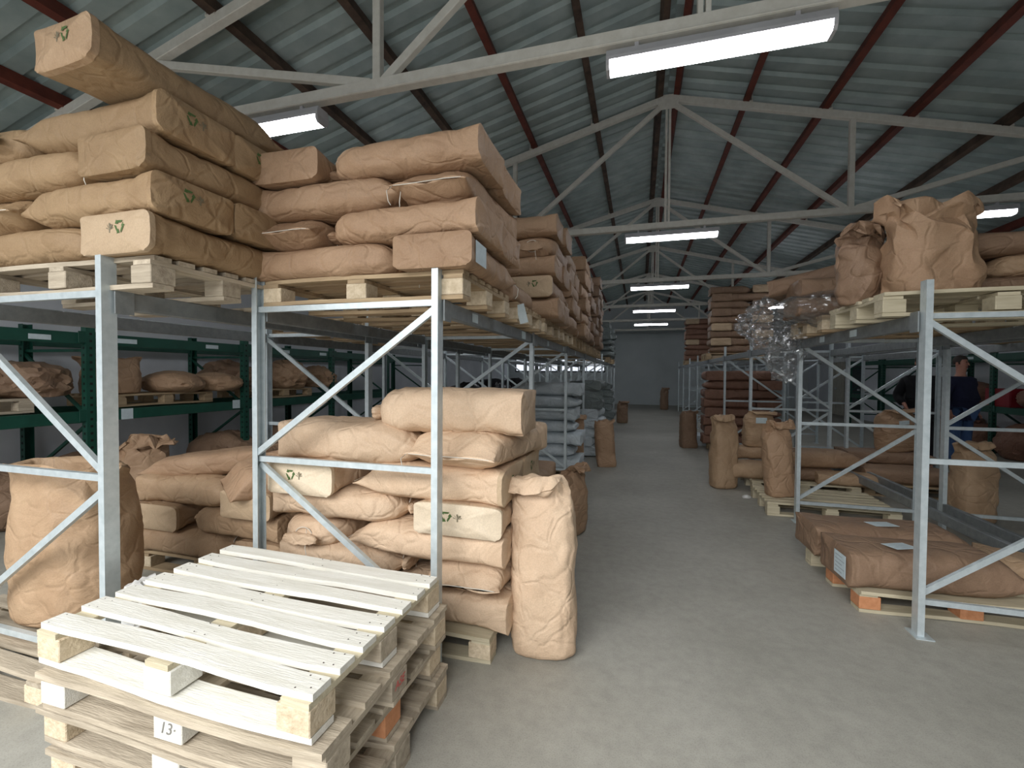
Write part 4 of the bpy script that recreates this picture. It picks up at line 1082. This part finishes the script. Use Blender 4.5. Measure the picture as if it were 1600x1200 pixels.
# ------------------------------------------------------------------ people
def skin_mesh(name, verts, edges, root=0, sub=1):
    m = bpy.data.meshes.new(name); m.from_pydata([v_[0] for v_ in verts], edges, []); m.update()
    o = bpy.data.objects.new('tmp', m); COL.objects.link(o)
    md = o.modifiers.new('s', 'SKIN'); md.use_smooth_shade = True
    for i, v_ in enumerate(verts):
        r = v_[1]; m.skin_vertices[0].data[i].radius = r if isinstance(r, tuple) else (r, r)
        m.skin_vertices[0].data[i].use_root = (i == root)
    ss = o.modifiers.new('u', 'SUBSURF'); ss.levels = sub; ss.render_levels = sub
    dg = bpy.context.evaluated_depsgraph_get(); dg.update()
    me_ = bpy.data.meshes.new_from_object(o.evaluated_get(dg)); bpy.data.objects.remove(o)
    me_.name = name
    me_.shade_smooth()
    return me_
def person(x, y, rz, label, jacket, trousers, arm=0.0, haircol=HAIR):
    # metres, facing -Y
    J = {'pel': ((0, 0, .98), (.135, .1)), 'wa': ((0, 0, 1.12), (.15, .11)), 'ch': ((0, 0, 1.34), (.175, .125)), 'nb': ((0, .01, 1.5), (.075, .07)), 'nk': ((0, 0, 1.57), .055),
         'hd1': ((0, -.01, 1.66), (.072, .085)), 'hd2': ((0, -.01, 1.76), (.075, .09)), 'top': ((0, 0, 1.83), (.05, .06))}
    for s, n in ((-1, 'r'), (1, 'l')):
        J['hip'+n] = ((s*.1, 0, .92), (.1, .1)); J['kn'+n] = ((s*.12, -.01, .5), .062); J['an'+n] = ((s*.13, .02, .09), .042); J['to'+n] = ((s*.14, -.13, .04), (.045, .03))
        J['sh'+n] = ((s*.2, 0, 1.44), .065)
        ax = arm if s < 0 else 0
        J['el'+n] = ((s*(.27+.03*ax), .03, 1.17), .047); J['wr'+n] = ((s*(.27-.05*ax), -.05-.15*ax, .94+.12*ax), .03); J['ha'+n] = ((s*(.268-.07*ax), -.07-.19*ax, .87+.12*ax), (.038, .018))
    ks = [k for k in J]; J['hem'] = ((0, 0, .86), (.13, .1)); idx = {k: i for i, k in enumerate(ks)}
    E_ = [('pel', 'wa'), ('wa', 'ch'), ('ch', 'nb'), ('nb', 'nk'), ('nk', 'hd1'), ('hd1', 'hd2'), ('hd2', 'top')]
    for n in 'rl': E_ += [('pel', 'hip'+n), ('hip'+n, 'kn'+n), ('kn'+n, 'an'+n), ('an'+n, 'to'+n), ('ch', 'sh'+n), ('sh'+n, 'el'+n), ('el'+n, 'wr'+n), ('wr'+n, 'ha'+n)]
    V_ = [J[k] for k in ks]; EE = [(idx[a], idx[b_]) for a, b_ in E_]; E_.append(('pel', 'hem'))
    for s, n in ((-1, 'r'), (1, 'l')):   # five fingers
        hx, hy, hz = J['ha'+n][0]
        for q, (dx, dy, ln) in enumerate(((0, -.03, .075), (.002, -.01, .085), (.002, .01, .08), (0, .03, .065))):
            a = len(V_); V_ += [((hx, hy+dy*.8, hz-.03), .009), ((hx-s*dx, hy+dy, hz-.03-ln*.55), .008), ((hx-s*.012, hy+dy*1.02, hz-.03-ln), .007)]
            EE += [(idx['ha'+n], a), (a, a+1), (a+1, a+2)]
        a = len(V_); V_ += [((hx-s*.01, hy-.05, hz+.0), .01), ((hx-s*.015, hy-.065, hz-.045), .008)]
        EE += [(idx['ha'+n], a), (a, a+1)]
    body = ob('person', skin_mesh('person', V_, EE), SKIN, None, (x, y, 0), (0, 0, rz))
    tag(body, label, 'person')
    def sub(names, grow, nm, mat, over=None):
        ii = {k: i for i, k in enumerate(names)}
        vv = []
        for k in names:
            p, r = J[k]; r = r if isinstance(r, tuple) else (r, r)
            g = grow*(over.get(k, 1) if over else 1)
            vv.append((p, (r[0]+g, r[1]+g)))
        ee = [(ii[a], ii[b_]) for a, b_ in E_ if a in ii and b_ in ii]
        return ob(nm, skin_mesh(nm, vv, ee), mat, body)
    sub(['pel', 'hem', 'wa', 'ch', 'nb', 'shr', 'shl', 'elr', 'ell', 'wrr', 'wrl'], .03, 'jacket', jacket, {'wa': 1.7, 'pel': 2.0, 'hem': 1.8})
    sub(['pel', 'hipr', 'hipl', 'knr', 'knl', 'anr', 'anl'], .02, 'trousers', trousers, {'pel': 1.8, 'hipr': 1.4, 'hipl': 1.4})
    for s, n in ((-1, 'r'), (1, 'l')):
        ob('shoe', MB().prism([(-.15, 0), (.06, 0), (.06, .09), (0, .11), (-.06, .07), (-.15, .045)], s*.135-.045, s*.135+.045, 'x').me('shoe', bevel=.012), SHOE, body)
    # hair cap, ears, nose, eyes, mouth
    bm = bmesh.new(); bmesh.ops.create_icosphere(bm, subdivisions=3, radius=1)
    for v_ in bm.verts:
        c = v_.co.copy(); v_.co = Vector((c.x*.088, c.y*.1+.012, c.z*.1+1.765))
    bmesh.ops.delete(bm, geom=[v_ for v_ in bm.verts if v_.co.z < 1.71 or (v_.co.y < -.05 and v_.co.z < 1.79)], context='VERTS')
    hm = bpy.data.meshes.new('hair'); bm.to_mesh(hm); bm.free(); hm.shade_smooth(); ob('hair', hm, haircol, body)
    ob('nose', MB().prism([(-.098, 1.70), (-.122, 1.69), (-.098, 1.74)], -.012, .012, 'x').me('nose'), SKIN, body)
    for s in (-1, 1):
        ob('eye', MB().cbox((s*.03, -.098, 1.745), (.024, .008, .01)).me('eye'), HAIR, body)
        ob('ear', MB().cbox((s*.08, 0, 1.72), (.015, .035, .055)).me('ear', bevel=.005), SKIN, body)
    ob('mouth', MB().cbox((0, -.092, 1.665), (.045, .008, .008)).me('mouth'), REDB, body)
    return body
person(5.1, 9.1, math.radians(25), 'person standing in navy jacket and blue jeans beyond the right racks', NAVY, JEANS)
person(4.37, 8.7, math.radians(-20), 'person in black jacket standing half hidden behind the near right rack post', BLACKC, DKTR, arm=1.0)
print('sacks', scnt[0], 'objects', len(bpy.data.objects))
